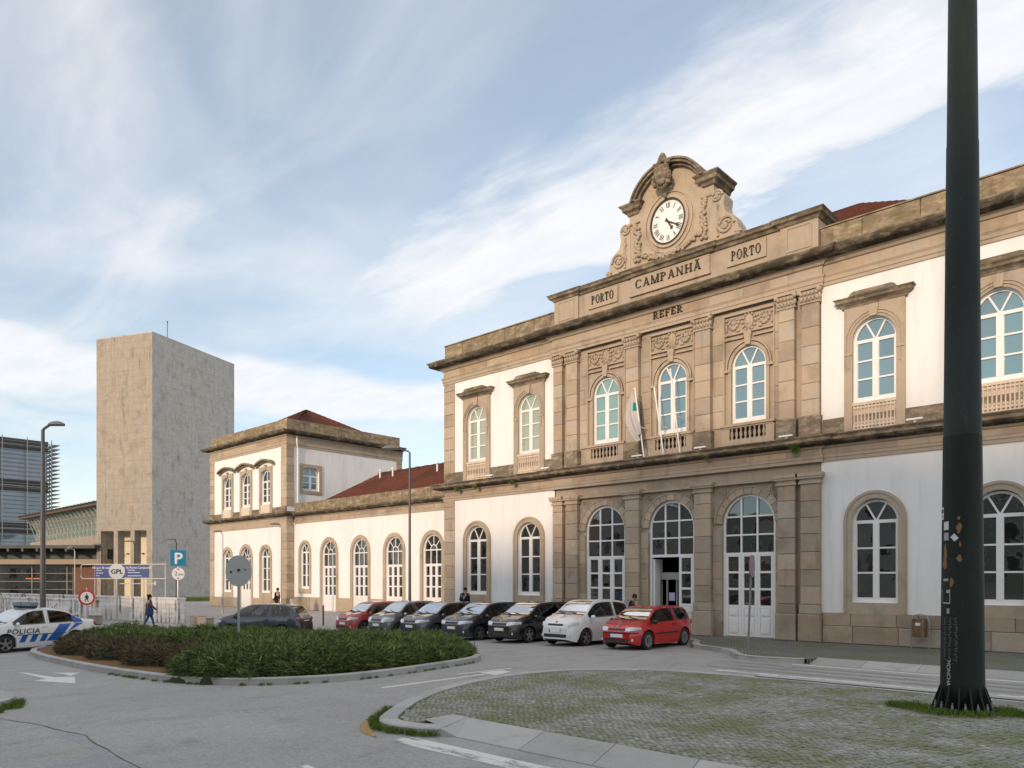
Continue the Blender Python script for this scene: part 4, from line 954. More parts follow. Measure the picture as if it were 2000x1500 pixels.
# ---------------------------------------------------------------- stained low wall
def tile_wall(name, label, a, b, z0, z1, th, pw, rows):
    a, b = Vector(a), Vector(b); d = (b-a).normalized(); L = (b-a).length
    t = thing(name, label, 'wall', (a.x, a.y, z0), math.atan2(d.y, d.x)); WL[t.name] = Vector((0, 0, 0)); q = Pile(t, 'facing_tile')
    m = M(); m.box(.02, L-.02, .04, th-.02, 0, z1-z0-.1); obj('wall_core', m, MWALL, t)
    m = M(); m.box(-.03, L+.03, -.04, th+.03, z1-z0-.1, z1-z0); obj('coping', m, MWALL, t)
    n = int(L/pw); h = (z1-z0-.1)/rows
    for r in range(rows):
        for k in range(n): q.add(L*k/n, L*(k+1)/n, r*h, (r+1)*h, random.uniform(0, .006), .06, MWALL, .007); q.b[-1] = q.b[-1][:4]+(1+k,)
    for r in range(rows): q.addr((L, .01, r*h+.005), PI/2, (th-.02, .05, h-.01), MWALL, 200)
    q.done(); return t
tile_wall('low_wall', 'long white tiled retaining wall with dark drip stains beside the walking woman', (-74, 15.5), (-44.6, 19.0), -.4, 1.12, .5, .62, 5)
tile_wall('low_wall', 'shorter grey-white tiled wall behind the police car, in front of the long one', (-70, 13.4), (-49.4, 16.0), -.4, .98, .45, .62, 4)
for i, (x, y, w, l) in enumerate(((-46.9, 15.3, .9, 'low concrete block right of the GPL sign pole'), (-48.6, 14.6, .8, 'low concrete block left of the GPL sign pole'), (-41.9, 19.0, 1.1, 'wide low concrete block left of the round sign back'), (-39.6, 18.4, .9, 'concrete block just behind the nose of the grey hatchback'))):
    b = M(); z = gz(x, y); b.box(x-w/2, x+w/2, y-.22, y+.22, z+.05, z+.50); b.box(x-w/2+.12, x+w/2-.12, y-.16, y+.16, z-.1, z+.05); b.box(x-w/2-.03, x+w/2+.03, y-.25, y+.25, z+.50, z+.56)
    tag(obj('concrete_block', b, MCON), l, 'concrete block', 'concrete blocks on the forecourt')
# ---------------------------------------------------------------- ground
def asphalt(name, c0, c1, c2):
    m = mat(name, rough=.9, spec=.25); t = NT(m)
    big = t.noise(.22, det=5, dist=.6); mid = t.noise(1.3, (1, .45, 1), det=7, rough=.72); fine = t.noise(20, det=5, rough=.9); sp = t.noise(75, det=3, rough=.8)
    oil = t.noise(.55, (1, 1.6, 1), det=6, rough=.7, loc=(3, 8, 0))
    c = t.mix(t.sm(big, .35, .68), c0, c1); c = t.mix(t.mul(t.sm(mid, .46, .74), .75), c, c2); c = t.mix(t.mul(t.sm(oil, .60, .72), .5), c, (.11, .108, .105))
    c = t.mix(t.mul(t.sm(fine, .50, .70), .6), c, (.52, .51, .50)); c = t.mix(t.mul(t.sm(fine, .48, .32), .65), c, (.13, .13, .128)); c = t.mix(t.mul(t.sm(sp, .52, .66), .6), c, (.12, .12, .12)); c = t.mix(t.mul(t.sm(sp, .46, .34), .5), c, (.50, .50, .49))
    t.col(c); t.bump(t.mul(fine, sp, 'ADD'), .6, .010); return m
MASP = asphalt('asphalt_road_surface', (.37, .362, .352), (.325, .318, .31), (.24, .235, .23))
MASP2 = asphalt('asphalt_patch_surface', (.32, .325, .34), (.29, .295, .31), (.24, .24, .245))
MGRAN = mat('granite_kerb', rough=.8, spec=.25); t = NT(MGRAN)
_f = t.noise(90, det=3, rough=.8); _b = t.noise(1.3, det=5); c = t.ramp(t.oi.outputs['Random'], [(0, (.42, .415, .405)), (.35, (.37, .365, .355)), (.7, (.45, .44, .43))], 'CONSTANT')
c = t.mix(t.mul(t.sm(_f, .4, .7), .45), c, (.17, .17, .17)); c = t.mix(t.mul(t.sm(_b, .5, .75), .5), c, (.185, .18, .15)); t.col(c); t.bump(_f, .3, .005)
def grid_sheet(name, xs, ys, zf, mt):
    m = M(); m.grid([[(x, y, zf(x, y)) for x in xs] for y in ys]); return obj(name, m, mt)
xs = [-900, -500, -300, -200, -150, -120, -100, -85]+list(np.arange(-75, -31.6, 1.5))+[-31.51, -31.49]+list(np.arange(-31, 13, 1.0))+[20, 40, 90, 200, 500, 900]
ys = [-900, -400, -200, -100, -60, -30]+list(np.arange(-18, 22.1, 2.0))+[22.5, 23.5, 24.5, 25.5, 26.5, 27.5, 28.5, 30, 40, 60, 100, 200, 400, 900]
GR = grid_sheet('asphalt_road', [float(v) for v in xs], [float(v) for v in ys], gz, MASP); GR['kind'] = 'structure'
def flat(name, polys, mt, dz=.004, z=None, parent=None, kind='structure'):
    m = M()
    for p in polys: m.poly([(x, y, (gz(x, y)+dz) if z is None else z) for x, y in p])
    o = obj(name, m, mt, parent)
    if kind: o['kind'] = kind
    return o
PATCH = [(-14.87, 3.38), (-13.9, 3.62), (-13.11, 3.72), (-12.3, 3.86), (-11.6, 3.78), (-10.7, 3.72), (-9.7, 3.65), (-6, 3.3), (-6, -4), (-15.5, -4)]
PATCH = PATCH[::-1]
flat('asphalt_patch', [PATCH], MASP2)
m = M(); top = PATCH[::-1][:8]
for a, b in zip(top[:-1], top[1:]):
    for k in range(5):
        f = lambda t: (a[0]+(b[0]-a[0])*t, a[1]+(b[1]-a[1])*t+.012*math.sin(t*5+a[0]*5))
        p, q = f(k/5), f((k+1)/5); w = .006+.007*random.random(); z = gz(*p)+.008
        m.poly([(p[0], p[1]-w, z), (q[0], q[1]-w, z), (q[0], q[1]+w, z), (p[0], p[1]+w, z)])
obj('asphalt_crack', m, mat('crack_tar', (.09, .088, .085), .9), GR)
def paint_mat(name, wear):
    m = mat(name, rough=.75, spec=.3); t = NT(m); a = t.noise(5, (.35, 1, 1), det=6, rough=.75); b = t.noise(60, det=3)
    f = t.sm(t.mul(a, t.mul(b, .25), 'ADD'), wear, wear+.13)
    t.col(t.mix(f, (.62, .61, .585), (.24, .235, .228))); return m
MPNT = paint_mat('road_paint', .72); MPNTW = paint_mat('road_paint_worn', .60); MPNTX = paint_mat('road_paint_very_worn', .44)
flat('painted_arrow', [[(-23.7, 5.79), (-21.16, 5.78), (-20.93, 5.44), (-19.46, 5.91), (-21.06, 6.39), (-21.38, 6.02), (-23.35, 5.89)][::1], [(-22.75, 6.32), (-21.97, 6.43), (-21.42, 6.4), (-22.05, 6.82)]], MPNT)
flat('painted_arrow', [[(-13.11, 9.91), (-12.95, 9.90), (-13.0, 13.07), (-13.13, 13.07)], [(-13.42, 13.2), (-12.72, 13.1), (-12.9, 13.85), (-13.3, 13.95)], [(-13.60, 12.6), (-13.5, 12.6), (-13.38, 14.4), (-13.48, 14.5)]], MPNT)
flat('zebra_stripe', [[(-8.6, 6.72), (-3, 6.78), (-3, 7.14), (-8.75, 7.12)]], MPNTW); flat('zebra_stripe', [[(-8.3, 4.80), (-3, 4.9), (-3, 5.25), (-8.3, 5.15)]], MPNTW)
for y, w, x0, x1, mt in ((20.36, .16, -8.4, 10, MPNT), (19.75, .22, -9.9, 10, MPNTX), (19.1, .22, -9.6, 10, MPNTX), (18.4, .24, -9.9, 10, MPNTX), (17.75, .26, -9.3, 10, MPNTW), (17.05, .24, -6.2, 10, MPNTX)):
    flat('zebra_stripe', [[(x0, y-w/2), (x1, y-w/2), (x1, y+w/2), (x0, y+w/2)]], mt)
def resample(path, step):
    out = [Vector(path[0])]; acc = 0
    for a, b in zip(path[:-1], path[1:]):
        a, b = Vector(a), Vector(b); L = (b-a).length; n = max(1, round(L/step))
        for k in range(1, n+1): out.append(a+(b-a)*k/n)
    return out
def smooth(path, closed=False, it=2):
    for _ in range(it):
        q = [] if closed else [path[0]]
        n = len(path)
        for i in range(n if closed else n-1):
            a, b = path[i], path[(i+1) % n]
            q += [(a[0]*.75+b[0]*.25, a[1]*.75+b[1]*.25), (a[0]*.25+b[0]*.75, a[1]*.25+b[1]*.75)]
        if not closed: q.append(path[-1])
        path = q
    return path
def kerb(parent, path, w, top, plen=1.1, side=1, closed=False):
    """granite kerb stones along a path; side=1: body lies left of travel"""
    p = resample(path, .18); n = len(p); off = []
    for i in range(n):
        a, b = (p[i-1], p[(i+1) % n]) if closed else (p[max(0, i-1)], p[min(n-1, i+1)])
        d = (b-a).normalized(); off.append(Vector((-d.y, d.x))*side)
    k = max(2, int(plen/.18)); i = 0
    while i < n-1:
        j = min(n-1, i+k)
        if n-1-j < 3: j = n-1
        m = M(); P = []
        for q in range(i, j+1):
            a = p[q]; b = a+off[q]*w; t = top(a.x, a.y); g = gz(a.x, a.y)-.05
            if q == i: a = a+(p[q+1]-a)*.03; b = a+off[q]*w
            P.append([(a.x, a.y, g), (a.x+off[q].x*.006, a.y+off[q].y*.006, t-.02), (a.x+off[q].x*.025, a.y+off[q].y*.025, t), (b.x, b.y, t), (b.x, b.y, g)])
        if side > 0: P = [r[::-1] for r in P]
        m.grid(P); m.poly(P[0]); m.poly(P[-1][::-1]); obj('kerb_stone', m, MGRAN, parent); i = j
def inside(x, y, poly):
    r = False; n = len(poly)
    for i in range(n):
        (x1, y1), (x2, y2) = poly[i], poly[i-1]
        if (y1 > y) != (y2 > y) and x < (x2-x1)*(y-y1)/(y2-y1)+x1: r = not r
    return r
# cobbled island in the right foreground
IK = [(-8.35, 7.42), (-8.75, 7.18), (-9.25, 7.10), (-9.7, 7.28), (-10.1, 7.75), (-10.6, 8.4), (-11.05, 9.1), (-11.5, 10.05), (-11.87, 11.2), (-12.03, 12.4), (-11.95, 13.5), (-11.65, 14.4), (-11.1, 15.1), (-10.4, 15.7), (-9.6, 16.1), (-8.7, 16.32), (-7.5, 16.38), (14, 16.38)]
IKs = smooth(IK, it=1)
MMOSS = mat('joint_moss', rough=.95, spec=.1); t = NT(MMOSS); a = t.noise(1.1, det=5); b = t.noise(30, det=4)
t.col(t.mix(t.sm(a, .4, .62), t.mix(b, (.05, .05, .035), (.075, .075, .05)), t.mix(b, (.06, .08, .022), (.15, .18, .05))))
m = M(); m.poly([(x, y, -.035) for x, y in IKs+[(14, 8.3), (-8.6, 8.3)]][::-1]); CI = obj('cobble_island', m, MMOSS); CI['kind'] = 'structure'
kerb(CI, IKs[:-1]+[(-7.6, 16.38)], .30, lambda x, y: 0, 1.15, side=-1)
kerb(CI, [(-7.6, 16.38), (13, 16.38)], .16, lambda x, y: .0, 1.4, side=-1)
x = -8.15; first = True
while x < 8:
    x2 = x+1.25; m = M(); z0 = -.118; b0, t0 = x+.006, (x-.17 if not first else x-.68)+.006; b1, t1 = x2-.006, x2-.17-.006
    m.add([(b0, 7.55, z0), (b1, 7.55, z0), (t1, 8.30, 0), (t0, 8.30, 0), (b0, 7.55, -.2), (b1, 7.55, -.2), (t1, 8.30, -.2), (t0, 8.30, -.2)], [(0, 1, 2, 3), (0, 4, 5, 1), (1, 5, 6, 2), (3, 7, 4, 0), (2, 6, 7, 3)])
    obj('paving_slab', m, MGRAN, CI); x = x2; first = False
m = M(); m.poly([(-9.04, 7.70, .003), (-8.36, 7.50, .003), (-8.69, 8.31, .003), (-9.04, 8.31, .003)]); m.add([(-8.36, 7.42, .003), (-8.145, 7.552, -.117), (-8.69, 8.31, .003), (-8.36, 7.42, -.2), (-8.145, 7.552, -.2)], [(0, 1, 2), (0, 3, 4, 1)]); obj('kerb_ramp_stone', m, MGRAN, CI)
MCOB = mat('cobble_granite', rough=.85, spec=.25); t = NT(MCOB)
at = t.N.new('ShaderNodeAttribute'); at.attribute_name = 'tone'
tone = t.mul(t.mul(t.oi.outputs['Random'], at.outputs['Fac'], 'ADD'), 1., 'FRACT') if False else t.mul(t.mul(at.outputs['Fac'], t.oi.outputs['Random'], 'ADD'), 1.0, 'MODULO')
c = t.ramp(tone, [(0, (.25, .248, .23)), (.3, (.315, .31, .29)), (.6, (.275, .27, .255)), (.85, (.40, .39, .365)), (1, (.205, .203, .19))])
f = t.noise(45, det=4, rough=.75); mo = t.noise(.8, det=5); mo2 = t.noise(9, det=5)
c = t.mix(t.mul(t.sm(f, .4, .75), .4), c, (.28, .275, .26)); c = t.mix(t.mul(t.sm(t.mul(mo, t.mul(mo2, .6), 'ADD'), .66, .95), .8), c, (.16, .175, .07)); t.col(c); t.bump(f, .5, .008)
IK0 = IKs+[(14, 7.5)]
def edge_ok(x, y):
    if y > 16.15 or (y < 8.34 and x > -8.98) or not inside(x, y, IK0): return False
    return all((x-a)**2+(y-b)**2 > .125 for a, b in IKD)
IKD = [(v.x, v.y) for v in resample(IKs, .2) if v.x < -7.3]
S_ = .098; ca, sa = math.cos(math.radians(70)), math.sin(math.radians(70)); setts = []
fx, fy = -.6806, .7326
for i in range(-210, 210):
    for j in range(-210, 210):
        u = i*S_+(.5*S_ if j % 2 else 0)+.02*math.sin(j*.7+i*.13); v = j*S_+.05*math.sin(i*.11)+.02*math.sin(i*.53+j*.21)
        x = -3+u*ca-v*sa; y = 12+u*sa+v*ca
        if x < -12.2 or x > 9 or y < 7.4 or y > 16.2: continue
        Z = fx*x+fy*y; X = .7326*x+.6806*y
        if Z < 5 or abs(X)/Z > .78: continue
        if not edge_ok(x, y): continue
        if (x+3.03)**2+(y-14.37)**2 < .42**2: continue
        setts.append((Z, x, y))
setts.sort()
cm = M(); e = .012; h = .05
def sett(m, x, y, a, tx, ty, dz, s=S_-.014, l=S_-.014):
    c, s_ = math.cos(a), math.sin(a); o = len(m.v)
    for k, (zz, r) in enumerate(((-h, 1.), (-.012, 1.), (0, .78))):
        for px, py in ((-1, -1), (1, -1), (1, 1), (-1, 1)):
            lx, ly = px*s/2*r, py*l/2*r; m.v.append((x+lx*c-ly*s_, y+lx*s_+ly*c, zz+dz+lx*tx+ly*ty))
    for q in (0, 4):
        for k in range(4): m.f.append((o+q+k, o+q+(k+1) % 4, o+q+4+(k+1) % 4, o+q+4+k)); m.mi.append(0)
    m.f.append((o+8, o+9, o+10, o+11)); m.mi.append(0)
sm_ = []
for k in range(6):
    q = M(); sett(q, 0, 0, 0, random.uniform(-.06, .06), random.uniform(-.06, .06), 0, (S_-.014)*random.uniform(.9, 1.02), (S_-.014)*random.uniform(.9, 1.02)); sm_.append(q.mesh('cobble', MCOB))
vis = [s for s in setts if s[0] > 8.7]; near = set(vis[:295]); tones = []
for s in setts:
    a = math.radians(70)+random.uniform(-.09, .09); dz = random.uniform(-.012, .004)
    if s in near:
        o = link('cobble', random.choice(sm_), CI, (s[1], s[2], dz)); o.rotation_euler.z = a
    else:
        sett(cm, s[1], s[2], a, random.uniform(-.06, .06), random.uniform(-.06, .06), dz, (S_-.014)*random.uniform(.88, 1.02), (S_-.014)*random.uniform(.88, 1.02)); tones += [random.random()]*9
co = obj('cobble', cm, MCOB, CI, kind='stuff'); A = co.data.attributes.new('tone', 'FLOAT', 'FACE'); A.data.foreach_set('value', tones)
# station pavement
MSET = mat('pavement_setts', rough=.9, spec=.2); t = NT(MSET)
mp = t.N.new('ShaderNodeMapping'); t.L.new(t.g.outputs['Position'], mp.inputs[0]); br = t.N.new('ShaderNodeTexBrick'); t.L.new(mp.outputs[0], br.inputs[0])
br.inputs['Scale'].default_value = 1; br.inputs['Brick Width'].default_value = .11; br.inputs['Row Height'].default_value = .11; br.inputs['Mortar Size'].default_value = .011
br.inputs['Color1'].default_value = (.22, .22, .212, 1); br.inputs['Color2'].default_value = (.175, .175, .168, 1); br.inputs['Mortar'].default_value = (.055, .06, .04, 1)
a = t.noise(.7, det=5); b = t.noise(6, det=5); c = t.mix(t.mul(t.sm(t.mul(a, t.mul(b, .5), 'ADD'), .68, .9), .7), br.outputs['Color'], (.12, .135, .05)); t.col(c); t.bump(br.outputs['Fac'], -.4, .01)
SW = [(-31.5, 25.2), (-15, 25.2), (-13.8, 24.7), (-13.05, 23.0), (-12.2, 22.5), (-11.25, 22.1), (-10.7, 21.3), (-10.2, 20.62), (-9.6, 20.38), (-8.97, 20.43), (-8.2, 20.72)]
m = M(); m.poly([(x, y, -.004) for x, y in SW+[(-8.085, 20.76), (-8.085, 21.4), (14, 21.4), (14, 26.95), (-31.5, 26.95)]]); m.poly([(-31.5, 26.95, 0), (-31.5, 25.2, 0), (-31.5, 25.2, -.5), (-31.5, 26.95, -.5)]); m.poly([(-8.083, 20.6, -.003), (-8.083, 21.41, -.003), (-8.083, 21.41, -.25), (-8.083, 20.6, -.25)]); PVM = obj('station_pavement', m, MSET); PVM['kind'] = 'structure'
kerb(PVM, smooth(SW, it=1), .26, lambda x, y: .004, 1.2, side=1)
x = -8.1
while x < 12:
    m = M(); a, b = x+.006, x+1.344; m.add([(a, 20.72, -.125), (b, 20.72, -.125), (b, 21.4, .002), (a, 21.4, .002), (a, 20.72, -.2), (b, 20.72, -.2), (a, 21.4, -.2), (b, 21.4, -.2)], [(0, 1, 2, 3), (0, 4, 5, 1), (1, 5, 7, 2), (3, 6, 4, 0)])
    obj('paving_slab', m, MGRAN, PVM); x += 1.35
# planted traffic island
HI = [(-31.6, 8.7), (-30.4, 7.65), (-27.3, 7.37), (-24, 7.2), (-20.75, 7.17), (-17.5, 7.37), (-15.65, 8.17), (-14.75, 9.4), (-14.5, 10.4), (-14.55, 11.7), (-14.75, 12.9), (-15.05, 14.5), (-15.5, 15.4), (-16.3, 16.0), (-17.6, 16.5), (-20, 16.5), (-24, 15.0), (-28, 12.4), (-31, 9.9)]
HIs = smooth(HI, True, 1)
MMUL = mat('bark_mulch', rough=.95, spec=.1); t = NT(MMUL); a = t.noise(30, (1, 1, 1), det=4, rough=.8); t.col(t.ramp(a, [(.3, (.07, .04, .025)), (.5, (.20, .115, .06)), (.7, (.34, .22, .12))])); t.bump(a, .8, .03)
m = M(); m.poly([(x, y, gz(x, y)+.12) for x, y in HIs]); PI_ = obj('planted_island', m, MMUL); PI_['kind'] = 'structure'
kerb(PI_, HIs+[HIs[0]], .20, lambda x, y: gz(x, y)+.16, 1.35, side=1)
# small kerb corner at the left edge of the picture
LKP = [(-15.2, 2.6), (-15.9, 3.45), (-16.5, 3.95), (-17.2, 4.2), (-18.2, 4.2), (-19.5, 3.8)]
m = M(); m.poly([(x, y, gz(x, y)+.13) for x, y in smooth(LKP, it=1)+[(-20, 2.4)]]); LI = obj('left_kerb_island', m, MGRAN); LI['kind'] = 'structure'
kerb(LI, smooth(LKP, it=1), .3, lambda x, y: gz(x, y)+.14, 1.2, side=1)
m = M()   # old yellow kerb edge at the tip of the cobbled island
yp = [(-9.0, 6.72), (-9.5, 6.82), (-9.95, 7.12), (-10.35, 7.6), (-10.55, 7.98)]; yp = smooth(yp, it=2); nn = len(yp)
for i in range(nn-1):
    q = lambda k: .16*math.sin(PI*(k+.2)/(nn-.6)); a, b = yp[i], yp[i+1]
    m.poly([(a[0], a[1], -.122), (b[0], b[1], -.122), (b[0]+.6*q(i+1), b[1]+.8*q(i+1), -.10), (a[0]+.6*q(i), a[1]+.8*q(i), -.10)][::-1])
MYK = mat('old_yellow_edge', rough=.85); t = NT(MYK); a = t.noise(18, det=5); t.col(t.mix(t.sm(a, .4, .6), (.42, .27, .07), (.24, .17, .08)))
obj('yellow_edge_strip', m, MYK, CI)

# ---------------------------------------------------------------- greenery
def leaf_mat(name, cols, sheen=0):
    m = mat(name, rough=.7, spec=.2); t = NT(m); at = t.N.new('ShaderNodeAttribute'); at.attribute_name = 'tone'
    n = t.noise(2.2, det=4); f = t.mul(t.mul(at.outputs['Fac'], .6), t.mul(n, .45), 'ADD')
    t.col(t.ramp(f, [((i+.3)/len(cols), c) for i, c in enumerate(cols)])); return m
MJUN = leaf_mat('juniper_leaf', [(.05, .085, .03), (.095, .15, .05), (.155, .215, .07), (.25, .30, .10)])
MBRN = leaf_mat('dry_shrub_leaf', [(.07, .062, .035), (.12, .095, .055), (.17, .135, .085), (.11, .12, .045)])
MGRS = leaf_mat('grass_blade', [(.04, .09, .012), (.07, .15, .018), (.11, .20, .025), (.20, .19, .04)])
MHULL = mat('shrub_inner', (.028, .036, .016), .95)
def sprays(name, P, Dr, L, Wd, mt, parent=None, droop=.15):
    n = len(P); L = L[:, None]; Wd = Wd[:, None]
    r = rng.normal(size=(n, 3)); w = np.cross(Dr, r); w /= np.linalg.norm(w, axis=1)[:, None]
    mid = P+Dr*L*.45; tip = P+Dr*L+np.array([0, 0, -1.])*L*droop
    V = np.stack([P, mid+w*Wd, tip, mid-w*Wd], 1).reshape(-1, 3)
    me = D.meshes.new(name); me.vertices.add(4*n); me.vertices.foreach_set('co', V.ravel())
    me.loops.add(6*n); i = np.arange(n)[:, None]*4; F = np.concatenate([i+np.array([0, 1, 2]), i+np.array([0, 2, 3])], 1).ravel(); me.loops.foreach_set('vertex_index', F)
    me.polygons.add(2*n); me.polygons.foreach_set('loop_start', np.arange(2*n)*3); me.polygons.foreach_set('loop_total', np.full(2*n, 3)); me.update()
    A = me.attributes.new('tone', 'FLOAT', 'FACE'); A.data.foreach_set('value', np.repeat(rng.random(n), 2)); me.materials.append(mt)
    return link(name, me, parent)
from mathutils import noise as mn
HID = np.array(HIs)
def dedge(x, y): return math.sqrt(min(((HID[:, 0]-x)**2+(HID[:, 1]-y)**2)))
def hedge_h(x, y, H, reg):
    if not reg(x, y): return 0
    d = dedge(x, y)-(.06 if x < -16.5 else .06+.5*S01((x+16.5)/1.5)); k = sum(reg(x+a, y+b) for q in (.25, .5) for a, b in ((q, 0), (-q, 0), (0, q), (0, -q)))/8; f = S01(d/.9)**.45*(.45+.55*k)
    return H*(1-.25*S01((y-11)/3))*f*(1+.25*mn.noise((x*.6, y*.6, 3))+.34*mn.noise((x*1.35, y*1.35, 7))+.12*mn.noise((x*4, y*4, 1)))
def hedge(name, label, reg, H, box, dens, mt, lmin, lmax, cat='shrub', hull=.72):
    x0, x1, y0, y1 = box; t = thing(name, label, cat, ((x0+x1)/2, (y0+y1)/2, gz((x0+x1)/2, (y0+y1)/2)+.1))
    st = .22; nx = int((x1-x0)/st); ny = int((y1-y0)/st); m = M(); hh = [[hedge_h(x0+st*i, y0+st*j, H, reg) for i in range(nx+1)] for j in range(ny+1)]
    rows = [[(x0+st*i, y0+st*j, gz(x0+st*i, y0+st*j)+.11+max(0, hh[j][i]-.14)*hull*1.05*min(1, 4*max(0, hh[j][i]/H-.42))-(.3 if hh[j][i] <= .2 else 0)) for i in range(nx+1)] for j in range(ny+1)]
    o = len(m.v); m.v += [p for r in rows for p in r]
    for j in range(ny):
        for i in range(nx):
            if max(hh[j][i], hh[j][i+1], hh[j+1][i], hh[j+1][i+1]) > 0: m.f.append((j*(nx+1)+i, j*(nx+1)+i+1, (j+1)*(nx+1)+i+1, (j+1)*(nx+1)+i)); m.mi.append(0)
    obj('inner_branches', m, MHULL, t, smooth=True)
    P = []; N = []; n = int(dens*(x1-x0)*(y1-y0))
    for _ in range(n):
        x, y = random.uniform(x0, x1), random.uniform(y0, y1); h = hedge_h(x, y, H, reg)
        if h < .04: continue
        e = .12; gx = hedge_h(x+e, y, H, reg)-hedge_h(x-e, y, H, reg); gy = hedge_h(x, y+e, H, reg)-hedge_h(x, y-e, H, reg)
        nn = Vector((-gx/(2*e), -gy/(2*e), 1)).normalized(); k = 1+int(min(3, (1-nn.z)*5))
        for q in range(k):
            zz = h*(1-.30*random.random()**1.5) if q == 0 else h*random.uniform(.1, .95)
            P.append((x, y, gz(x, y)+.10+zz)); d = Vector((nn.x+random.gauss(0, .5), nn.y+random.gauss(0, .5), nn.z*.55+random.gauss(.1, .3))).normalized(); N.append(d)
    P = np.array(P); N = np.array([tuple(v) for v in N]); k = len(P)
    P[:, :2] -= N[:, :2]*.10
    w = WL[t.name]; P -= np.array(w)
    sprays('foliage', P, N, rng.uniform(lmin, lmax, k), rng.uniform(.006, .016, k), mt, None).parent = t
    return t
big = lambda x, y: inside(x, y, HIs) and not (x < -18.0 and y < 9.4+.25*math.sin(x*1.7)) 
hedge('juniper_hedge', 'wide dark green juniper hedge filling the kerbed traffic island', lambda x, y: big(x, y), .70, (-31.6, -14.3, 7.1, 16.7), 900, MJUN, .10, .30, 'hedge')
hedge('dry_shrub', 'straggly brown half-bare shrubs in front of the juniper on bark mulch', lambda x, y: inside(x, y, HIs) and -29.5 < x < -17.8 and 8.05+.2*math.sin(x*2.1) < y < 9.6, .52, (-29.6, -17.8, 7.7, 9.7), 600, MBRN, .10, .26, hull=.45)
def grass(name, pts, hmin, hmax, n, lab=None):
    P = []; 
    for _ in range(n):
        x, y, z, r = random.choice(pts); a = random.uniform(0, 2*PI); q = r*math.sqrt(random.random()); P.append((x+q*math.cos(a), y+q*math.sin(a), z))
    P = np.array(P); Dr = rng.normal(size=(n, 3))*.38; Dr[:, 2] = 1; Dr /= np.linalg.norm(Dr, axis=1)[:, None]
    o = sprays(name, P, Dr, rng.uniform(hmin, hmax, n), rng.uniform(.003, .007, n), MGRS, droop=.1); o['kind'] = 'stuff'; tag(o, lab, 'grass'); return o
pb = (-3.03, 14.37)
grass('grass_tuft', [(pb[0]-.75, pb[1]-.15, 0, .28), (pb[0]-.62, pb[1]-.4, 0, .25), (pb[0]-.95, pb[1]-.25, 0, .2), (pb[0]+.55, pb[1]-.05, 0, .3), (pb[0]+.8, pb[1]+.1, 0, .25), (pb[0]+.3, pb[1]-.42, 0, .2), (pb[0]-.3, pb[1]-.62, 0, .22), (pb[0], pb[1]-.6, 0, .25), (pb[0]+.55, pb[1]+.3, 0, .2)], .04, .14, 3200, 'bright green grass growing round the foot of the big dark pole')
kp = [(a-.10*random.random()-.02, b-.10*random.random(), -.125, .09) for a, b in [(v.x, v.y) for v in resample(IKs, .15)] if -10.7 < a < -8.3 and b < 8.4]
grass('grass_strip', kp, .04, .15, 2600, 'green grass strip at the foot of the island kerb')
kp2 = [(v.x, v.y-.06, gz(v.x, v.y)-.0, .07) for v in resample(HIs, .2) if v.y < 15 and v.x > -21 and random.random() < .6]
grass('weed_line', kp2, .03, .10, 2400, 'thin weeds along the kerb of the hedge island')
grass('grass_clump', [(-15.7, 3.5, -.17, .12), (-16.1, 3.85, -.18, .15), (-16.5, 4.05, -.18, .1)], .05, .2, 900, 'grass clump by the kerb corner at the left edge')
grass('lawn', [(-78+random.uniform(-3, 4), 36+random.uniform(-4, 3), 0, 1.0) for _ in range(60)], .2, .6, 7000, 'strip of green lawn below the tower beside the pavilion')
for i, (x, z, s, lab) in enumerate(((-10.75, 6.86, .20, 'big fern tuft rooted in the belt cornice above the right pilaster'), (-14.2, 6.9, .09, 'small weed on the belt ledge below the right balustrade'), (-3.3, 7.25, .2, 'green weed on the ledge right of the big pole'), (-28.4, 6.87, .14, 'leftmost dark weed hanging from the belt cornice'), (-27.0, 6.87, .12, 'dark weed under the belt cornice below the leftmost upper window'), (-24.5, 6.87, .11, 'dark weed under the belt cornice below the second upper window'))):
    n = 260; P = np.array([[x+random.gauss(0, s*.35), 26.36+random.gauss(0, .03), z+random.gauss(0, s*.3)] for _ in range(n)]); Dr = rng.normal(size=(n, 3)); Dr[:, 1] -= .8; Dr /= np.linalg.norm(Dr, axis=1)[:, None]
    tag(sprays('wall_weed', P, Dr, rng.uniform(.06, s, n), rng.uniform(.008, .02, n), MGRS if i in (0, 2) else MJUN), lab, 'weed', 'weeds on the cornice')
# ---------------------------------------------------------------- cars
def paint(name, c, metal=.0, rough=.28): return mat(name, c, rough, metal, .5, 1.0)
def lerp(tab, x):
    if x <= tab[0][0]: return tab[0][1]
    for (a, u), (b, v) in zip(tab[:-1], tab[1:]):
        if x <= b: t = (x-a)/(b-a) if b > a else 0; return u+(v-u)*t
    return tab[-1][1]
def spl(tab, x):
    """monotone cubic through the table"""
    n = len(tab)
    if x <= tab[0][0]: return tab[0][1]
    if x >= tab[-1][0]: return tab[-1][1]
    d = [(tab[i+1][1]-tab[i][1])/(tab[i+1][0]-tab[i][0]) for i in range(n-1)]
    mt = lambda i: d[0] if i == 0 else d[-1] if i == n-1 else (0 if d[i-1]*d[i] <= 0 else 2*d[i-1]*d[i]/(d[i-1]+d[i]))
    for i in range(n-1):
        if x <= tab[i+1][0]:
            h = tab[i+1][0]-tab[i][0]; t = (x-tab[i][0])/h; a, b = tab[i][1], tab[i+1][1]
            return a*(2*t**3-3*t*t+1)+h*mt(i)*(t**3-2*t*t+t)+b*(-2*t**3+3*t*t)+h*mt(i+1)*(t**3-t*t)
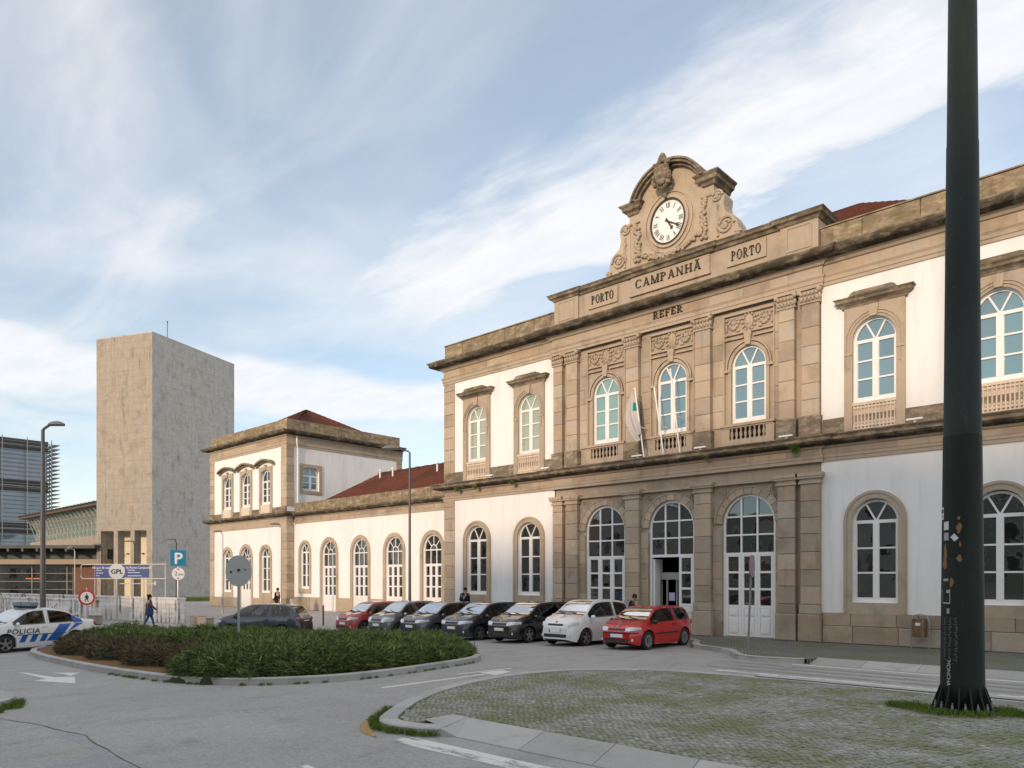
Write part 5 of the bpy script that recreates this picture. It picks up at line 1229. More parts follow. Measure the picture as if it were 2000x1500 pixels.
HATCH = dict(top=[(-.5, .46), (-.495, .56), (-.475, .66), (-.435, .80), (-.39, .91), (-.33, .965), (-.2, .995), (-.05, 1.0), (.06, .985), (.12, .945), (.285, .685), (.33, .655), (.40, .615), (.455, .56), (.485, .50), (.5, .42)],
  belt=[(-.5, .44), (-.475, .60), (-.40, .635), (-.2, .625), (.1, .605), (.285, .60), (.40, .555), (.455, .51), (.485, .46), (.5, .40)], hx=.10, cx=.285, rx=(-.455, -.365), sw=[(-.385, -.17), (-.14, .255)], wb=(-.305, .305))
SEDAN = dict(top=[(-.5, .50), (-.495, .60), (-.47, .665), (-.40, .69), (-.35, .71), (-.22, .93), (-.15, .975), (-.05, 1.0), (.02, .99), (.075, .955), (.235, .68), (.30, .645), (.40, .60), (.46, .545), (.49, .48), (.5, .40)],
  belt=[(-.5, .47), (-.47, .61), (-.36, .625), (-.2, .615), (.1, .60), (.235, .595), (.40, .55), (.46, .50), (.49, .44), (.5, .38)], hx=.06, cx=.235, rx=(-.345, -.225), sw=[(-.29, -.075), (-.045, .205)], wb=(-.285, .265))
def make_car(name, label, loc, yaw, L, W, H, pm, shape=HATCH, roof=None, rim='alloy', strip=False, grp='cars parked in a row before the station', details=None, rounded=0., nose=None, lamp=(.30, .10, .085), mir=None, plate_y=True):
    t = thing(name, label, 'car', loc, yaw, grp); WL.pop(t.name, None); WL[t.name] = Vector((0, 0, 0))
    R = .205*H if H > 1.5 else .205*1.5; R = .31; zw = R; Ra = R+.065
    top = [(x*L, z*H+rounded*.03*math.sin(PI*(x+.5))) for x, z in shape['top']]; belt = [(x*L, z*H) for x, z in shape['belt']]
    xr, xf = shape['wb'][0]*L, shape['wb'][1]*L
    hw = W/2
    def plan(x):
        u = 2*x/L; k = abs(u)
        f = 1-.035*k*k
        if u > .62: f -= .30*((u-.62)/.38)**2.4
        if u < -.72: f -= .20*((-u-.72)/.28)**2.2
        return hw*f
    def zsill(x): u = abs(2*x/L); return .17+.10*S01((u-.8)/.2)**2
    def zarch(x):
        z = zsill(x)
        for c in (xr, xf):
            if abs(x-c) < Ra: z = max(z, zw+math.sqrt(Ra*Ra-(x-c)**2))
        return z
    def sect(x, real=True):
        w = plan(x); zb = spl(belt, x); zt = max(spl(top, x), zb+.015); za = zarch(x) if real else zsill(x); h = zt-zb; z0 = zsill(x)
        P = [(0, z0), (w*.86, za if za > z0+.01 else z0)]
        for s in (0, .12, .3, .55, .8, 1.):
            z = za+(zb-za)*s; q = (z-z0)/max(.05, zb-z0); P.append((w*(.95+.05*math.sin(PI*min(1, q*1.05)))-.02*w*max(0, q-.8)/.2, z))
        wb = P[-1][0]; tilt = .36*h
        for a, b in ((.10, .12), (.40, .5), (.72, .86), (.86, .97)): P.append((wb-tilt*a-(wb*.04*a), zb+h*b*.96 if b < .9 else zb+h*.955))
        we = P[-1][0]; P += [(we*.80, zb+h*.988), (we*.4, zt-.003*h), (0, zt)]
        return P
    xs = set(np.linspace(-L/2, L/2, 61)); 
    for c in (xr, xf):
        xs |= set(c+Ra*np.cos(np.linspace(0, PI, 15)))
    xs |= {L/2-.02, L/2-.05, -L/2+.02, -L/2+.05}; xs = sorted(float(x) for x in xs); xs = [x for i, x in enumerate(xs) if i == 0 or x-xs[i-1] > .006]
    m = M(); rows = []; n = None
    for x in xs:
        P = sect(x); n = len(P); rows.append([(x, y, z) for y, z in P]+[(x, -y, z) for y, z in P[::-1]])
    m.v = [p for r in rows for p in r]; nc = 2*n
    for i in range(len(rows)-1):   # skin with the window apertures left open
        xa, xb = xs[i], xs[i+1]; hh = spl(top, xa)-spl(belt, xa)
        inw = lambda u, v, e: xa > u*L+e and xb < v*L-e
        so = hh > .2 and any(inw(u, v, .035) for u, v in shape['sw']); to = inw(shape['hx'], shape['cx'], .05) or inw(shape['rx'][0], shape['rx'][1], .025)
        for j in range(nc-1):
            jj = min(j, nc-2-j)
            if (so and jj in (8, 9)) or (to and jj >= 12): continue
            m.f.append((i*nc+j, i*nc+j+1, (i+1)*nc+j+1, (i+1)*nc+j)); m.mi.append(1 if jj == 0 else 0)
    m.poly(rows[0], 0); m.poly(rows[-1][::-1], 0)
    body = obj('body', m, [pm, MTRIM], t, smooth=True)
    try: body.data.set_sharp_from_angle(angle=math.radians(38))
    except Exception: pass
    def ring_y(x, z):
        P = sect(x, False)[2:]
        for (y0, z0), (y1, z1) in zip(P[:-1], P[1:]):
            if z0 <= z <= z1 and z1 > z0: return y0+(y1-y0)*(z-z0)/(z1-z0)
        return P[0][0] if z < P[0][1] else 0
    def ring_z(x, y):
        P = sect(x, False)[-7:]
        for (y0, z0), (y1, z1) in zip(P[:-1], P[1:]):
            if y1 <= y <= y0 and y0 > y1: return z0+(z1-z0)*(y0-y)/(y0-y1)
        return P[-1][1] if y < .01 else P[0][1]
    def topcurve(m, xa, xb, fr, out, k=.90, nu=10, nv=8, mi=0):
        G = []
        for i in range(nv+1):
            x = xa+(xb-xa)*i/nv; we = sect(x, False)[-4][0]*k; r = []
            for j in range(nu+1): y = -we+2*we*j/nu; r.append((x+out*fr, y, ring_z(x, abs(y))+out))
            G.append(r)
        m.grid(G if fr > 0 else G[::-1], mi)
    g = M(); topcurve(g, shape['hx']*L+.02, shape['cx']*L-.03, .6, .006); obj('windscreen', g, MGC, t, smooth=True)
    g = M(); topcurve(g, shape['rx'][0]*L, shape['rx'][1]*L, -.8, .008, .84); obj('rear_window', g, MGC, t, smooth=True)
    for (a, b) in shape['sw']:
        for sd in (1, -1):
            g = M(); G = []; na = 12
            for i in range(na+1):
                x = (a+(b-a)*i/na)*L; zb = spl(belt, x); h = spl(top, x)-zb; lo, hi = zb+.03, max(zb+.035, zb+h*.86-.008); r = []
                for j in range(5): z = lo+(hi-lo)*j/4; r.append((x, sd*(ring_y(x, z)+.006), z))
                G.append(r)
            g.grid(G if sd > 0 else [r[::-1] for r in G]); obj('side_window', g, MGC, t, smooth=True)
    ln = M()   # door shut lines
    def seam(pts):
        for sd in (1, -1): ln.tube([(x, sd*(ring_y(x, z)-.001), z) for x, z in pts], .006, 4)
    a, b = shape['sw'][1]; a0 = shape['sw'][0][1]
    xm = (a+a0)/2*L; seam([(xm, .24), (xm, .45*H), (xm, .62*H), (xm-.02, .8*H)]); xf_ = b*L-.06; seam([(xf_, .24), (xf_+.03, .5*H), (xf_, .6*H)])
    if name != 'hatchback_three_door': xk = (shape['sw'][0][0]+.03)*L; seam([(xk+.18, .52*H), (xk+.05, .62*H)])
    hz = [(shape['cx']*L+.02, .0), (L*.40, .0), (L*.47, 0)]
    for sd in (1, -1): ln.tube([(x, sd*sect(x, False)[-4][0]*.97, ring_z(x, sect(x, False)[-4][0]*.97)+.001) for x, _ in hz], .006, 4)
    obj('shut_lines', ln, MTRIM, body)
    hm = M()
    for sd in (1, -1):
        x = xm+.12; z = .555*H; y = ring_y(x, z); hm.box(x-.09, x+.09, min(sd*y, sd*(y+.03)), max(sd*y, sd*(y+.03)), z-.015, z+.02)
    obj('door_handle', hm, pm if name != 'hatchback_three_door' else MTRIM, t)
    def frontx(z, y=0):
        x = L/2
        while x > L*.3 and not (zsill(x) <= z <= spl(top, x) and plan(x) > abs(y)): x -= .006
        return x
    def rearx(z, y=0):
        x = -L/2
        while x < -L*.3 and not (zsill(x) <= z <= spl(top, x) and plan(x) > abs(y)): x += .006
        return x
    def fbox(nm, y0, y1, z0, z1, out, mt, par=None, nseg=8, sgn=1):
        g = M(); G = []
        for i in range(nseg+1):
            y = y0+(y1-y0)*i/nseg; r = []
            for j in range(4):
                z = z0+(z1-z0)*j/3; x = (frontx(z, y)+out) if sgn > 0 else (rearx(z, y)-out); r.append((x, y, z))
            G.append(r)
        g.grid(G if sgn > 0 else [r[::-1] for r in G]); return obj(nm, g, mt, par or t, smooth=True)
    fbox('grille', -W*.20, W*.20, .455*H, .50*H, .006, MTRIM)
    fbox('lower_grille', -W*.30, W*.30, .20*H, .275*H, .006, MTRIM)
    g = M(); zb_ = .535*H; g.lathe([(.05, 0), (.05, .014), (.03, .02)], 12, (0, 0, 0), 'x'); g.v = [(a+frontx(zb_)+.0, b, c_+zb_) for a, b, c_ in g.v]; obj('badge', g, MALU, t)
    for sd in (1, -1): g = M(); yf = W*.36; g.lathe([(.055, 0), (.05, .012)], 10, (0, 0, 0), 'x'); xq = frontx(.245*H, yf)+.004; g.v = [(a+xq, b+sd*yf, c_+.245*H) for a, b, c_ in g.v]; obj('fog_lamp', g, MLENS, t)
    pz = .335*H if not plate_y else .345*H
    g = M(); x = frontx(pz)+.015; g.box(x-.02, x, -.26, .26, pz-.055, pz+.055); pl = obj('number_plate', g, MPLATE, t)
    g = M(); g.box(x-.01, x+.002, -.26, -.215, pz-.055, pz+.055); obj('plate_band', g, MBLUEP, pl)
    if plate_y: g = M(); g.box(x-.01, x+.002, .215, .26, pz-.055, pz+.055); obj('plate_band', g, MYEL, pl)
    x = rearx(.5*H)-.01; g = M(); g.box(x, x+.02, -.26, .26, .50*H-.055, .50*H+.055); obj('number_plate', g, MPLATE, t)
    ly, lw, lh = lamp
    for sd in (1, -1):
        g = M(); G = []
        for i in range(9):
            s = i/8; y = sd*(W*(ly-.085)+s*W*.245); r = []; hh = lh*H*(.55+.5*math.sin(PI*min(1, .25+s*.7)))/2
            for j in range(5):
                z = (.478+.028*s)*H+hh*(j-2)/2; yy = y; x = frontx(z, min(abs(yy), hw*.985))
                lim = plan(x)+.004; r.append((x+.012-.02*s*s, max(-lim, min(lim, yy)), z))
            G.append(r)
        g.grid(G if sd > 0 else G[::-1]); obj('headlight', g, MLENS, t, smooth=True)
        g = M(); z = .57*H; x = rearx(z, W*.40)
        g.ball((x+.06, sd*W*.385, z), (.10, .075, .10), 10, 7); obj('tail_light', g, MRED, t, smooth=True)
        g = M(); zb = spl(belt, (b-.03)*L); y = ring_y((b-.03)*L, zb)
        g.ball(((b-.02)*L, sd*(y+.12), zb+.06), (.055, .105, .075), 10, 7); g.tube([((b-.02)*L, sd*(y-.03), zb+.01), ((b-.02)*L, sd*(y+.08), zb+.03)], .02, 6); obj('wing_mirror', g, mir or pm, t, smooth=True)
        if strip:
            g = M(); G = []
            for i in range(11): x = xr+Ra+.06+(xf-xr-2*Ra-.12)*i/10; G.append([(x, sd*(ring_y(x, z)+.012), z) for z in (.37*H-.025, .37*H+.025)])
            g.grid(G if sd > 0 else [r[::-1] for r in G]); obj('rub_strip', g, MTRIM, t)
    if strip: fbox('bumper_strip', -W*.44, W*.44, .385*H, .415*H, .012, MTRIM)
    g = M(); topcurve(g, shape['cx']*L-.02, shape['cx']*L+.05, .4, .006, .9); obj('cowl', g, MTRIM, t)
    g = M()
    for y in (.30, -.22): g.tube([(shape['cx']*L-.01, y, ring_z(shape['cx']*L, abs(y))+.02), (shape['cx']*L-.12, y-.42, ring_z(shape['cx']*L-.12, abs(y-.42))+.02)], .012, 5)
    obj('wiper', g, MTRIM, t)
    for c in (xr, xf):
        for sd in (1, -1):
            yo = sd*(hw-.015); g = M(); pr = [(.20, -.16), (.255, -.185), (R-.02, -.18), (R, -.15), (R, -.04), (R-.02, -.012), (.255, 0), (.21, -.012)]
            g.lathe([(r, yo+sd*h) for r, h in pr], 24, (c, 0, zw), 'y', cap=False); wh = obj('wheel', g, MBLK, t, smooth=True)
            g = M(); d = yo-sd*.035
            g.lathe([(.215, d-sd*.06), (.222, d+sd*.02), (.20, d+sd*.015), (.195, d-sd*.05)], 24, (c, 0, zw), 'y', cap=False)
            ns = 5 if rim == 'alloy' else 7
            for k in range(ns):
                a = 2*PI*k/ns+.3; w = .035 if rim == 'alloy' else .055
                p = [(.03, -w), (.03, w), (.205, w*1.15), (.205, -w*1.15)]; q = [(c+r_*math.cos(a)-s_*math.sin(a), zw+r_*math.sin(a)+s_*math.cos(a)) for r_, s_ in p]
                g.prism_y(q, d-.012, d+.012)
            g.lathe([(.055, d-.02), (.055, d+.02)], 10, (c, 0, zw), 'y'); obj('rim', g, MALU, wh)
            g = M(); g.lathe([(.21, d-sd*.05), (.0, d-sd*.055)], 16, (c, 0, zw), 'y', cap=False); obj('brake_disc', g, MDARK, wh)
        g = M(); g.box(c-Ra+.02, c+Ra-.02, -hw+.20, hw-.20, .2, zw+.28); obj('wheel_well', g, MDARK, t)
    g = M(); g.box(-L*.42, L*.42, -hw*.8, hw*.8, .16, .30); obj('underside', g, MDARK, t)
    g = M(); g.box(-L*.34, shape['cx']*L-.25, -hw*.86, hw*.86, .3, .53*H); g.box(shape['cx']*L-.45, shape['cx']*L-.12, -hw*.8, hw*.8, .5*H, .60*H); obj('cabin_trim', g, MDARK, t)
    for x, y, w in ((-.05*L, hw*.42, .22), (-.05*L, -hw*.42, .22), (-.24*L, 0, hw*.72)):
        g = M(); g.box(x-.08, x+.05, y-w, y+w, .5*H, .74*H); 
        for yy in ((y,) if w < .3 else (-hw*.4, hw*.4)): g.box(x-.09, x, yy-.11, yy+.11, .75*H, .84*H); g.box(x-.05, x-.03, yy-.04, yy+.04, .73*H, .76*H)
        obj('seat', g, MTRIM, t)
    g = M(); q = [(shape['cx']*L-.52+.06*math.sin(2*PI*k/16), hw*.42+.17*math.cos(2*PI*k/16), .64*H+.15*math.sin(2*PI*k/16)) for k in range(17)]; g.tube(q, .014, 5); obj('steering_wheel', g, MTRIM, t)
    if details: details(t, dict(L=L, W=W, H=H, ring_y=ring_y, ring_z=ring_z, belt=belt, top=top, frontx=frontx, fbox=fbox, xm=xm, xf=xf, xr=xr, Ra=Ra, topcurve=topcurve, sect=sect))
    return t
def side_patch(c, sd, poly, out=.007, n=6):
    """quad patch lying on the car's flank: poly = 4 (x,z) corners"""
    g = M(); (a, b, cc, d) = poly; G = []
    for i in range(n+1):
        r = []
        for j in range(n+1):
            s, t = i/n, j/n; x = (a[0]*(1-s)+b[0]*s)*(1-t)+(d[0]*(1-s)+cc[0]*s)*t; z = (a[1]*(1-s)+b[1]*s)*(1-t)+(d[1]*(1-s)+cc[1]*s)*t
            r.append((x, sd*(c['ring_y'](x, z)+out), z))
        G.append(r)
    g.grid(G); return g
HS = 1.06
def chrome(t, c):
    c['fbox']('chrome_bar', -c['W']*.2, c['W']*.2, .50*c['H'], .515*c['H'], .012, MALU)
def roof_dark(t, c): pass
YS = -PI/2   # nose towards the camera
def cg(x, y): return (x, y, gz(x, y))
row = [
 (-14.38, 22.45, 'hatchback_three_door', 'bright red three-door hatchback with steel-trim wheels at the right end of the parked row', 3.83, 1.63, 1.36, paint('paint_red', (.50, .008, .012)), dict(strip=True, rim='cap', plate_y=False, mir=MTRIM)),
 (-17.12, 22.65, 'hatchback', 'white rounded hatchback with alloy wheels between the red and the black car', 3.94, 1.73, 1.54, paint('paint_white', (.78, .78, .78)), dict(rounded=1.)),
 (-19.95, 22.85, 'hatchback', 'black hatchback with chrome grille bar, left of the white car', 4.25, 1.75, 1.48, paint('paint_black', (.008, .008, .009)), dict(details=chrome)),
 (-22.65, 22.85, 'hatchback', 'very dark blue hatchback with white plate, partly behind the hedge tip', 4.25, 1.80, 1.47, paint('paint_navy', (.012, .014, .026)), dict(details=chrome)),
 (-25.25, 22.75, 'hatchback', 'dark grey sloping-nosed hatchback, third from the left in the row', 4.20, 1.80, 1.47, paint('paint_gunmetal', (.085, .085, .10), .5), dict()),
 (-27.6, 22.5, 'hatchback', 'boxy mid grey hatchback with large round headlamps beside the dull red car', 3.70, 1.69, 1.52, paint('paint_grey', (.14, .15, .16), .5), dict(lamp=(.31, .1, .13), mir=mat('mirror_silver', (.5, .5, .5), .3, .6))),
 (-30.1, 22.45, 'hatchback', 'dull faded red hatchback at the left end of the parked row', 3.76, 1.62, 1.46, paint('paint_faded_red', (.36, .035, .035), rough=.4), dict()),
]
for (x, y, nm, lab, L, W, H, pm, kw) in row: make_car(nm, lab, cg(x, y), YS, L, W, H*HS, pm, **kw)
make_car('hatchback', 'dark blue-grey hatchback seen from behind, driving left past the hedge', cg(-30.7, 16.9), math.atan2(-.571, -.82), 3.97, 1.74, 1.46*HS, paint('paint_slate', (.032, .042, .062), .4), grp=None, details=lambda t, c: c['fbox']('tailgate_panel', -c['W']*.33, c['W']*.33, .40*c['H'], .58*c['H'], .008, MTRIM, sgn=-1))
MPB = mat('police_blue', (.012, .12, .46), .3, coat=1.)
def police(t, c):
    L, H = c['L'], c['H']; z0, z1, zt = .215*H, .375*H, .60*H
    for sd in (1, -1):
        for k in range(4):
            x = c['xf']-c['Ra']-.06-.36*k; obj('police_stripe', side_patch(c, sd, [(x-.20, z0), (x, z0), (x-.12, z1), (x-.32, z1)] if sd < 0 else [(x, z0), (x-.20, z0), (x-.32, z1), (x-.12, z1)]), MPB, t)
        for x, w in ((-.20, .44), (-.86, .36)):
            a = [(x, z0), (x-w, z0), (x-w-.52, zt), (x-.52, zt)]
            if x < -.5: a = [(x+.03, z0+.1), (x-w+.1, z0+.36), (x-w-.42, zt), (x-.46, zt)]
            obj('police_stripe', side_patch(c, sd, a if sd > 0 else [a[1], a[0], a[3], a[2]]), MPB, t)
        a = [(-1.25, .62*H), (-1.62, .62*H), (-1.52, .80*H), (-1.16, .90*H)]; obj('police_stripe', side_patch(c, sd, a if sd > 0 else [a[1], a[0], a[3], a[2]], .012), MPB, t)
        g = M(); x0, x1 = c['xr']+c['Ra'], c['xf']-c['Ra']; g.tube([(x0+(x1-x0)*i/8, sd*(c['ring_y'](x0+(x1-x0)*i/8, .385*H)+.004), .385*H) for i in range(9)], .014, 4); obj('rub_strip', g, MTRIM, t)
        me = text_mesh('POLICIA', .25, .004, .004, spacing=1.1); me.materials.clear(); me.materials.append(mat('police_letter', (.03, .05, .22), .4))
        for v in me.vertices:
            x = .62+(-sd)*v.co.x*1.15-sd*v.co.y*.25; z = .415*H+v.co.y
            v.co = (x, sd*(c['ring_y'](x, z)+.010+abs(v.co.z)), z)
        link('lettering', me, t)
    g = M(); zr = H+.02
    for y, s in ((.30, 1), (-.30, 1)): g.box(-.10, .22, y-.26, y+.26, zr+.05, zr+.17)
    lb = obj('light_bar', g, mat('lightbar_glass', (.16, .30, .34), .15, coat=1.), t)
    g = M(); g.box(-.02, .14, -.62, .62, zr-.03, zr+.05); obj('light_bar_foot', g, MTRIM, lb)
    g = M(); g.tube([(-1.0, 0, H*.97), (-1.12, 0, H*.97+.16)], .012, 5); obj('aerial', g, MTRIM, t)
make_car('police_car', 'white police saloon with slanted blue stripes and roof light bar', cg(-32.35, 8.2), math.atan2(-.965, .26), 4.55, 1.77, 1.47*HS, paint('paint_police_white', (.78, .78, .78)), SEDAN, grp=None, details=police)

# ---------------------------------------------------------------- people
def skin(name, V, Eg, Rr, mt, parent, root=0, sub=2):
    me = D.meshes.new(name); me.from_pydata([tuple(v) for v in V], Eg, []); o = D.objects.new(name, me); C.objects.link(o)
    o.modifiers.new('s', 'SKIN'); sv = me.skin_vertices[0].data
    for i, r in enumerate(Rr): sv[i].radius = (r, r) if not isinstance(r, tuple) else r; sv[i].use_root = (i == root)
    md = o.modifiers.new('u', 'SUBSURF'); md.levels = sub
    bpy.context.view_layer.update(); m2 = D.meshes.new_from_object(o.evaluated_get(bpy.context.evaluated_depsgraph_get()))
    D.objects.remove(o); m2.name = name; m2.materials.clear(); m2.materials.append(mt); m2.polygons.foreach_set('use_smooth', [True]*len(m2.polygons)); return link(name, m2, parent)
MSKIN = mat('skin_tone', (.46, .27, .19), .6)
def person(label, loc, yaw, jacket, trousers, hair, stride=.28, hgt=1.68, longhair=False, arm=.15, coat=0., bow=0., extra=None):
    t = thing('person', label, 'person', loc, yaw); WL[t.name] = Vector((0, 0, 0)); k = hgt/1.72*1.05
    # +x is forward; y left
    sh = .19; fw = bow
    J = dict(pel=(0, 0, .95), wa=(.01, 0, 1.10), ch=(.02+fw*.3, 0, 1.30), nk=(.03+fw*.6, 0, 1.47), hd=(.05+fw, 0, 1.56), hd2=(.06+fw*1.1, 0, 1.66))
    for s, S in ((1, 'l'), (-1, 'r')):
        st = stride*s; J['hip'+S] = (0, s*.09, .90); J['kn'+S] = (st*.45+.04, s*.10, .49); J['an'+S] = (st*.95 if s > 0 else st, s*.10, .085 if s > 0 else .14); J['to'+S] = (J['an'+S][0]+.18, s*.11, .03)
        J['sh'+S] = (.02+fw*.45, s*sh, 1.42); J['el'+S] = (-st*.5*arm/.15*.6, s*(sh+.05), 1.14); J['wr'+S] = (-st*.7+.14, s*(sh+.03), .92); J['ha'+S] = (-st*.7+.17, s*(sh+.02), .84)
        for f in range(5): J['f%d%s' % (f, S)] = (-st*.7+.20-.018*f+(.04 if f == 0 else 0), s*(sh+.01)-s*.012, .765+(.035 if f in (0,) else .01*abs(f-2)))
    E = [('pel', 'wa'), ('wa', 'ch'), ('ch', 'nk'), ('nk', 'hd'), ('hd', 'hd2')]
    for S in 'lr': E += [('pel', 'hip'+S), ('hip'+S, 'kn'+S), ('kn'+S, 'an'+S), ('an'+S, 'to'+S), ('ch', 'sh'+S), ('sh'+S, 'el'+S), ('el'+S, 'wr'+S), ('wr'+S, 'ha'+S)]+[('ha'+S, 'f%d%s' % (f, S)) for f in range(5)]
    rad = dict(pel=.14, wa=.125, ch=.145, nk=.055, hd=.085, hd2=.075, hip=.085, kn=.058, an=.042, to=.035, sh=.065, el=.042, wr=.03, ha=.034)
    def build(nm, keys, edges, grow, mt, par, ov={}):
        idx = {q: i for i, q in enumerate(keys)}; rr = []
        for q in keys:
            b = q[:-1] if q[:-1] in rad and q not in rad else q; r = .0095 if q[0] == 'f' and q[1].isdigit() else rad[b]; rr.append((ov.get(b, r)+grow)*k)
        return skin(nm, [Vector(J[q])*k for q in keys], [(idx[a], idx[b]) for a, b in edges if a in idx and b in idx], rr, mt, par)
    body = build('body', list(J), E, 0, MSKIN, t)
    build('trousers', ['pel']+[p+S for p in ('hip', 'kn', 'an') for S in 'lr'], E, .014, trousers, t)
    build('jacket', ['wa', 'pel', 'ch']+[p+S for p in ('sh', 'el', 'wr') for S in 'lr'], E, .02, jacket, t, dict(pel=.13+coat*.02))
    if coat:
        m = M(); m.lathe([(.215*k, .62*k), (.20*k, .8*k), (.175*k, 1.0*k), (.16*k, 1.15*k)], 14, (0, 0, 0), 'z'); obj('coat_skirt', m, jacket, t, smooth=True)
    sh_ = M()
    for S in 'lr': a = Vector(J['an'+S])*k; sh_.ball((a.x+.07, a.y, max(.045, a.z-.04)), (.14, .05, .05), 8, 5)
    obj('shoes', sh_, MBLK, t, smooth=True)
    h = M(); c = Vector(J['hd2'])*k; h.ball((c.x-.025, 0, c.z+.01), (.105, .095, .115), 10, 7)
    if longhair: h.ball((c.x-.10, 0, c.z-.10), (.06, .085, .16), 8, 6); h.ball((c.x-.13, 0, c.z+.05), (.06, .06, .06), 8, 5)
    obj('hair', h, hair, t, smooth=True)
    f = M(); fc = Vector(J['hd'])*k
    for s in (1, -1): f.ball((c.x+.074, s*.032, c.z-.035), (.012, .014, .009), 6, 4); f.ball((c.x-.0, s*.088, c.z-.05), (.02, .014, .03), 6, 4)
    f.box(c.x+.05, c.x+.075, -.025, .025, c.z-.115, c.z-.105); obj('eyes_and_ears', f, MSKIN, t)
    nz = M(); nz.ball((c.x+.085, 0, c.z-.065), (.02, .013, .025), 6, 5); obj('nose', nz, MSKIN, t)
    if extra: extra(t, J, k, c)
    return t
cloth = lambda n, c: mat(n, c, .9, spec=.15)
HBLK = cloth('hair_black', (.012, .010, .010)); JEAN = cloth('denim', (.04, .085, .22)); DKT = cloth('dark_trousers', (.02, .02, .025))
def bag(t, J, k, c):
    m = M(); m.box(-.16, .16, -.34, -.20, .72, 1.0); m.ball((0, -.27, .98), (.15, .08, .06), 8, 5); b = obj('shoulder_bag', m, cloth('bag_blue', (.03, .06, .17)), t)
    m = M(); m.tube([(-.1, -.26, 1.0), (-.02, -.12, 1.46*k), (.05, .1, 1.35*k)], .018, 5); obj('bag_strap', m, MBLK, b)
person('woman in long brown coat and jeans with blue shoulder bag walking by the low wall', (-42.6, 16.6, -.4), math.radians(80), cloth('coat_brown', (.095, .08, .085)), JEAN, HBLK, hgt=1.66, longhair=True, coat=1, extra=bag)
def mask(t, J, k, c):
    m = M(); m.ball((c.x+.06, 0, c.z-.085), (.045, .06, .05), 8, 6); obj('face_mask', m, mat('mask_cloth', (.6, .62, .62), .9), t, smooth=True)
person('person in a black jacket and pale face mask standing at the pavilion corner', (-45.6, 26.1, gz(-45.6, 26.1)), math.radians(-75), cloth('jacket_black', (.012, .012, .014)), DKT, HBLK, stride=.06, extra=mask)
def pack(t, J, k, c):
    m = M(); m.box(.22, .42, .1, .35, .86, 1.05); obj('teal_bag', m, cloth('bag_teal', (.04, .19, .23)), t)
person('person in a dark navy jacket holding a teal bag by the left ground-floor window', (-27.4, 26.0, 0), math.radians(-20), cloth('jacket_navy', (.014, .020, .055)), DKT, cloth('hair_brown', (.04, .025, .018)), stride=.1, bow=.05, extra=pack)
person('stooping person in a dark hooded coat just behind the white car', (-16.95, 25.2, 0), math.radians(20), cloth('coat_dark', (.02, .022, .028)), DKT, cloth('hair_dark_brown', (.05, .03, .02)), stride=.1, hgt=1.5, bow=.14)
person('person in a dark blue jacket cut off by the left edge of the picture', (-41.9, 8.75, -.4), math.radians(200), cloth('jacket_dark_blue', (.012, .016, .04)), DKT, HBLK, stride=.1)

# ---------------------------------------------------------------- lamps, poles, signs
def lamp(label, x, y, h, r0, r1, arm, hd, col=MGREY, base=None):
    """column lamp: arm = (dx, dy) to the head"""
    z = gz(x, y) if y < 25.2 or x < -31.5 else 0.; t = thing('street_lamp', label, 'street lamp', (x, y, z), group='street lamps'); WL[t.name] = Vector((0, 0, 0))
    m = M(); m.lathe([(r0*1.5, 0), (r0*1.5, .05), (r0, .08), (r0*.95, 1.1), (r0*.8, 1.2), (r1, h)], 10); obj('column', m, col, t, smooth=False)
    a = Vector((arm[0], arm[1], 0)); d = a.normalized(); m = M(); m.tube([(0, 0, h-.02), tuple(d*.06+Vector((0, 0, h+.06))), tuple(a+Vector((0, 0, h+.22)))], r1*.8, 6); obj('arm', m, col, t)
    m = M(); L, w, hh = hd; n = Vector((-d.y, d.x, 0)); rows = []
    for i in range(9):
        s = i/8; p = a*.9+d*L*s+Vector((0, 0, h+.22)); ww = w*math.sin(PI*(.12+.86*s))**.6; zz = hh*math.sin(PI*(.10+.85*s))**.7
        rows.append([tuple(p-n*ww), tuple(p-n*ww*.7+Vector((0, 0, zz*.75))), tuple(p+Vector((0, 0, zz))), tuple(p+n*ww*.7+Vector((0, 0, zz*.75))), tuple(p+n*ww)])
    m.grid(rows); m.grid([[r[0], tuple(Vector(r[0])*.5+Vector(r[4])*.5-Vector((0, 0, hh*.35))), r[4]] for r in rows]); obj('lantern', m, mat('lantern_shell', (.15, .14, .13), .5), t, smooth=True)
    return t
camR = Vector((.7326, .6806))
lamp('tallest dark street lamp, rising behind the police car', -37.1, 10.0, 9.1, .15, .07, (camR*.3)[:], (.68, .2, .17))
lamp('tall thin street lamp in front of the low wing, head pointing left', -31.35, 25.7, 9.0, .10, .055, (-camR*.6)[:], (.95, .22, .2))
lamp('short street lamp before the pavilion door, left of the round sign', -51.85, 25.3, 5.65, .075, .05, (-camR*.1)[:], (.55, .14, .1), MSTEEL)
lamp('short street lamp at the pavilion corner above the masked person', -43.5, 25.1, 5.75, .075, .05, (-camR*.1)[:], (.6, .14, .1), MSTEEL)
lamp('small lamp behind the blue P sign', -61.5, 26.1, 5.4, .06, .045, (-camR*.1)[:], (.7, .16, .1), MTRIM)
lamp('small lamp in front of the tower colonnade middle', -64.0, 23.8, 5.4, .06, .045, (-camR*.1)[:], (.75, .16, .1), MTRIM)
lamp('small lamp at the left edge of the tower colonnade', -73.5, 24.5, 5.4, .06, .045, (-camR*.1)[:], (.75, .16, .1), MTRIM)
lamp('small round-headed lamp before the brown wall of the glazed hall', -77.5, 23.5, 5.2, .06, .045, (-camR*.1)[:], (.6, .3, .3), MSTEEL)
FC = math.radians(180)+math.atan2(.7326, -.6806)   # direction from scene to camera
